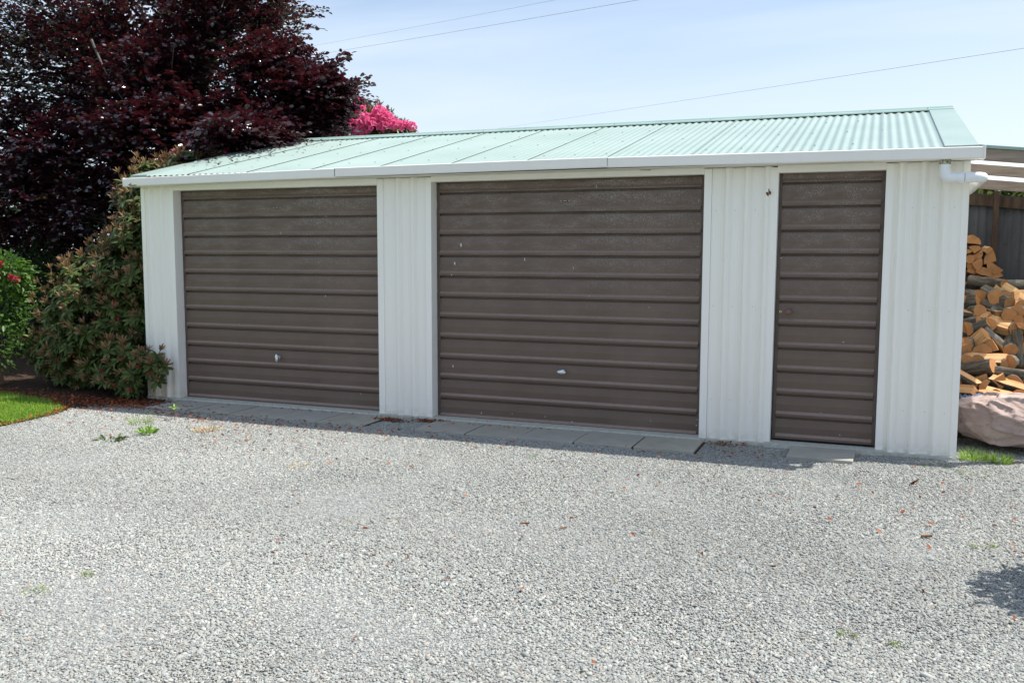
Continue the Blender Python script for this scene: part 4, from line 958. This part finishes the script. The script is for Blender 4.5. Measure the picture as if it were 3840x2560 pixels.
# --- near-black shrubbery added as backing for the deep shade under the beech
hd = empty('backing_hedge', (-9.5, 6.5, 0)); tag(hd, 'near-black hedge added as backing for the deep shade behind the beech', 'hedge')
n = 26000; P = np.stack([rng.uniform(-17, -5.6, n), rng.uniform(5.7, 7.0, n), rng.uniform(0, 2.75, n)], 1); P[:, 2] *= 1 + .06*np.sin(P[:, 0]*2)
P[:, 1] = 5.75 + (P[:, 1] - 5.7)**1.0*1.0
u = unit(n); ls = rng.uniform(.08, .15, n)
o = leaves_mesh('foliage', P, u, unit(n), ls, ls*.6, 'hedge', rng.random(n), 'quad', hd); o.location = (9.5, -6.5, 0); o['kind'] = 'stuff'
m = MB()
for i in range(12): limb(m, [(-7 + i*.95, 0, -.05), (-7 + i*.95 + .05, .05, 1.0), (-7 + i*.95, 0, 2.3)], .06, .02, 'bark', 6)
m.build('stems', hd, True)
# near-black shrubs added under the crown to back the shade left of the rhododendron
sh = empty('backing_shrub', (-8.3, 2.2, 0)); tag(sh, 'near-black laurel like shrub added as backing for the black shade behind the rose bush', 'shrub')
n = 9000; c = np.array([(-8.2, 2.2, .9), (-7.0, 2.6, 1.0), (-9.6, 2.4, .9), (-10.8, 2.4, 1.0)]); r = np.array([(.9, .6, .95), (.7, .6, 1.0), (.9, .6, .9), (.9, .6, 1.1)])
ix = rng.integers(0, 4, n); u = unit(n); P = c[ix] + u*r[ix]*(rng.uniform(.3, 1.0, (n, 1))**.5); P[:, 2] = np.maximum(P[:, 2], .05); ls = rng.uniform(.07, .12, n)
o = leaves_mesh('foliage', P, u + rng.normal(0, .6, (n, 3)), np.array([0, 0, 1.]) + rng.normal(0, .6, (n, 3)), ls, ls*.45, 'hedge', rng.random(n), 'hex', sh); o.location = (8.3, -2.2, 0); o['kind'] = 'stuff'
# shrubs behind the woodshed wall, and one unseen, added right of the frame to shade the gravel
def bush(name, base, c, r, n, mat, lab, lsz=.06):
    e = empty(name, base); tag(e, lab, 'shrub'); u = unit(n); P = np.array(c) + u*np.array(r)*(rng.uniform(.25, 1.1, (n, 1))**.5); P[:, 2] = np.maximum(P[:, 2], .02)
    ls = rng.uniform(.7, 1.3, n)*lsz
    o = leaves_mesh('foliage', P - np.array(base), u + rng.normal(0, .6, (n, 3)), np.array([0, 0, 1.]) + rng.normal(0, .6, (n, 3)), ls, ls*.5, mat, rng.random(n), 'hex', e); o['kind'] = 'stuff'
    m = MB(); rb = random.Random(n)
    for _ in range(8): limb(m, [(0, 0, 0), Vector(c) - Vector(base) + Vector((rb.uniform(-.6, .6)*r[0], rb.uniform(-.6, .6)*r[1], rb.uniform(-.4, .5)*r[2]))], .02, .005, 'bark', 5)
    m.build('branches', e, True); return e
bush('boundary_shrub', (3.4, 4.2, 0), (3.2, 4.2, 1.45), (1.7, .6, .95), 16000, 'olive', 'green shrub growing behind the iron back wall of the woodshed', .10)
bush('shade_shrub', (3.06, -2.50, 0), (3.06, -2.50, .62), (.42, .42, .62), 3500, 'rhodo', 'rounded unseen shrub added outside the right edge to cast shade on the gravel')

# --- lawn grass
n = 60000; x = rng.uniform(-8.6, -5.0, n); y = rng.uniform(-3.2, -.1, n); kpp = inside(LAWN, x + rng.normal(0, .035, n), y + rng.normal(0, .025, n)); x, y = x[kpp], y[kpp]; n = len(x)
D = np.stack([rng.normal(0, .38, n), rng.normal(0, .38, n), np.ones(n)], 1); ls = rng.uniform(.018, .042, n)
tn_ = np.clip(.5 + .5*np.array([noise.noise(Vector((a*2, b*2, 0))) for a, b in zip(x, y)]) + rng.normal(0, .22, n), 0, 1)
o = leaves_mesh('grass', np.stack([x, y, np.full(n, -.006)], 1), D, unit(n), ls, .0055, 'grass', tn_, 'blade'); tag(o, 'short mown grass blades of the lawn', None, None, 'stuff')

# --- litter of leaves, petals and bark chips
def litter(name, pts, sz, mat, lab, shape='hex', zt=0., asp=.6):
    pts = np.array(pts); n = len(pts); P = np.concatenate([pts, rng.uniform(-.002, .012, (n, 1)) + zt], 1)
    D = unit(n)*np.array([1, 1, .25]); N_ = np.array([0, 0, 1.]) + rng.normal(0, .45, (n, 3)); ls = rng.uniform(.5, 1.3, n)*sz
    o = leaves_mesh(name, P, D, N_, ls, ls*asp, mat, rng.random(n), shape); tag(o, lab, None, None, 'stuff'); return o
q = []
tt_ = rng.random(420); aa = np.array([(-5.80,-.55),(-5.30,-.84),(-5.17,-1.10),(-5.12,-1.64),(-5.6,-3.2)]); ii = rng.integers(0, 4, 420)
q += [tuple((aa[i] + (aa[i+1] - aa[i])*t) + rng.normal(0, .03, 2)) for i, t in zip(ii, tt_)]
for (cx, cy, sx, sy, k_) in ((-5.1,-.46,.45,.13,1000),(-5.8,-.38,.5,.07,320),(-4.85,-.25,.15,.08,100),(-6.6,-.25,.6,.06,220),(-2.19,-.22,.09,.03,170),(-1.86,-.13,.09,.025,150),(-3.4,-.72,1.2,.12,420),(-3.2,-1.3,1.3,.4,240),(-.2,-.72,1.2,.1,40),(.72,-.12,.12,.07,70),(.1,-2.3,1.9,1.2,60),(1.5,-1.2,.9,.6,50),(2.3,-1.6,.5,.8,50),(-.3,-3.0,.8,.3,22),(.8,-.4,.2,.12,40),(-1.1,-.16,.3,.02,40),(-3.0,-.12,.5,.02,50)):
    q += list(zip(rng.normal(cx, sx, k_), np.minimum(rng.normal(cy, sy, k_), -.02 if cx > -4.7 else .6)))
litter('fallen_leaves', q, .028, 'litter', 'brown and reddish fallen leaves and bark scraps on gravel and soil')
q = list(zip(rng.normal(-5.1, .45, 90), rng.normal(-.42, .1, 90))) + list(zip(rng.normal(-6, .5, 30), rng.normal(-.35, .05, 30)))
litter('fallen_petals', q, .018, 'redpetal', 'dark red petals dropped around the rhododendron')
q = list(zip(rng.uniform(-4.5, 3, 60), rng.uniform(-4.5, -.8, 60)))
litter('straw_scraps', q, .045, 'straw', 'pale straw and wood splinters scattered on the gravel', 'quad', .0, .10)
nn = 110; px_ = -4.98 + np.abs(rng.normal(0, .45, nn)); py_ = rng.uniform(.4, 2.32, nn)
o = leaves_mesh('roof_leaves', np.stack([px_, py_, rz(py_) + .012], 1), unit(nn)*np.array([1, 1, .2]), np.array([0, -.2, 1.]) + rng.normal(0, .3, (nn, 3)), rng.uniform(.03, .06, nn), .03, 'beech', rng.random(nn), 'hex'); tag(o, 'beech leaves fallen on the far end of the roof', None, None, 'stuff')
# dry clumps
def clump(name, c, rad, n, L, Wd, mat, lab, cat, upness=.6, shape='blade'):
    th = rng.uniform(0, 6.28, n); rr_ = rad*np.sqrt(rng.random(n)); P = np.stack([rr_*np.cos(th), rr_*np.sin(th), np.full(n, 0.)], 1)
    D = np.stack([np.cos(th)*rng.uniform(.2, 1, n), np.sin(th)*rng.uniform(.2, 1, n), rng.uniform(.3, 1.2, n)*upness], 1) + rng.normal(0, .2, (n, 3))
    ls = rng.uniform(.6, 1.2, n)*L; o = leaves_mesh(name, P, D, np.array([0, 0, 1.]) + rng.normal(0, .4, (n, 3)), ls, Wd*rng.uniform(.7, 1.3, n), mat, rng.random(n), shape)
    o.location = (c[0], c[1], -.008); tag(o, lab, cat); return o
clump('weed', (-3.727, -1.451), .05, 26, .085, .026, 'weed', 'yellow green leafy weed on the gravel before the far garage door', 'weed', .7, 'hex')
clump('weed', (-3.811, -1.75), .09, 34, .06, .020, 'rhodo', 'flat dark green weed nearest the camera of the weeds by the far door', 'weed', .15, 'hex')
clump('weed', (-4.098, -1.132), .09, 60, .11, .004, 'grass', 'thin wispy grass tuft beside the yellow green weed', 'weed', .9)
m_ = clump('weed', (-3.955, -.897), .02, 7, .05, .03, 'weed', 'tall single stemmed seedling in front of the concrete slabs', 'weed', .5, 'hex'); m_.location.z = .10
MB().tube([(0, 0, -.11), (.006, 0, -.05), (0, 0, .01)], .0025, 'stem', 5).build('stem', m_)
clump('dry_grass_clump', (-3.374, -1.169), .085, 120, .07, .006, 'straw', 'clump of pale dry straw left of the middle of the yard', 'dry grass', .12)
clump('dry_grass_clump', (-1.95, -1.95), .06, 40, .05, .005, 'straw', 'faint scrap of straw further out on the gravel', 'dry grass', .1)
clump('grass_tuft', (2.405, .03), .085, 190, .085, .0045, 'grass', 'bright grass tuft at the shed corner before the sack, left one', 'grass tuft', 1.1)
clump('grass_tuft', (2.565, .03), .085, 190, .075, .0045, 'grass', 'bright grass tuft before the sack, right one', 'grass tuft', 1.1)
for i, (cx, cy, r_, lab) in enumerate([(-1.653,-4.332,.055,'elongated moss patch at the lower left of the gravel'),(-1.598,-4.10,.03,'small round moss patch above the elongated one at lower left'),(1.648,-3.501,.035,'thin green sprout patch in the lower right gravel'),(2.239,-2.132,.04,'yellow green moss tuft near the right edge, left of a smaller one'),(2.317,-2.079,.025,'smaller yellow green moss tuft near the right edge'),(1.819,-3.531,.02,'faint moss speck right of the thin green sprout patch'),(2.15,-.28,.10,'thin weeds between stones in front of the shed corner'),(2.35,-.45,.10,'sparse moss among stones below the grass tufts'),(-.55,-1.02,.05,'faint moss in front of the middle garage door'),(.66,-.13,.06,'mossy growth at the wall foot between the middle and narrow doors'),(-.50,-.31,.012,'moss in a joint between slabs of the middle strip')]):
    clump('moss_patch', (cx, cy), r_, int(16 + 420*r_), .018, .005, 'mossg', lab, 'moss', .4)
def wood_chip(c, L, ang, mat, lab):
    m = MB(); m.box(-L/2, L/2, -L*.14, L*.14, 0, L*.12, mat); o = bevel(m.build('wood_chip'), .002); o.location = (*c, -.004); o.rotation_euler = (.1, -.05, ang); tag(o, lab, 'wood chip')
wood_chip((2.0, -2.05), .055, .15, 'rust', 'dark red brown wood chip on the right hand gravel'); wood_chip((-.02, -2.62), .05, .1, 'rust', 'dark bark chip near the middle of the yard')
wood_chip((.20, -2.62), .04, .5, 'rust', 'reddish bark chip right of the dark one mid yard'); wood_chip((-1.13, -.12), .09, -.2, 'split', 'tan wood splinter lying on the middle slabs by the door')
clump('curled_leaf', (1.964, -.872), .012, 5, .05, .035, 'litter', 'curled dry brown leaf standing on the gravel right of the slab', 'leaf', .9, 'hex')

# --- overhead wires
k = NT('wire_black', .6, .3); k.color((.34, .37, .42)); MAT['wire'] = k.m
def wire(a, b, sag_, rad, lab):
    a, b = Vector(a), Vector(b); m = MB(); pts = [a.lerp(b, i/24) - Vector((0, 0, sag_*4*(i/24)*(1 - i/24))) for i in range(25)]
    m.tube(pts, rad, 'wire', 5); o = m.build('power_line', smooth=True); tag(o, lab, 'power line', 'overhead wires across the sky')
def ext(p, q, t0, t1):
    p, q = Vector(p), Vector(q); return p + (q - p)*t0, p + (q - p)*t1
a, b = ext((-23.038, 30, 10.949), (-7.151, 18, 8.529), -.4, 1.5); wire(a, b, .05, .0042, 'upper of the two wires rising from the beech to the top edge')
a, b = ext((-21.716, 28, 10.048), (-3.989, 15, 7.486), -.4, 1.35); wire(a, b, .05, .0055, 'lower of the two wires rising from the beech to the top edge')
a, b = ext((-18.534, 45, 8.987), (4.303, 14, 5.524), -.3, 1.25); wire(a, b, .02, .0045, 'thin wire rising from the roof ridge to the right edge of the sky')
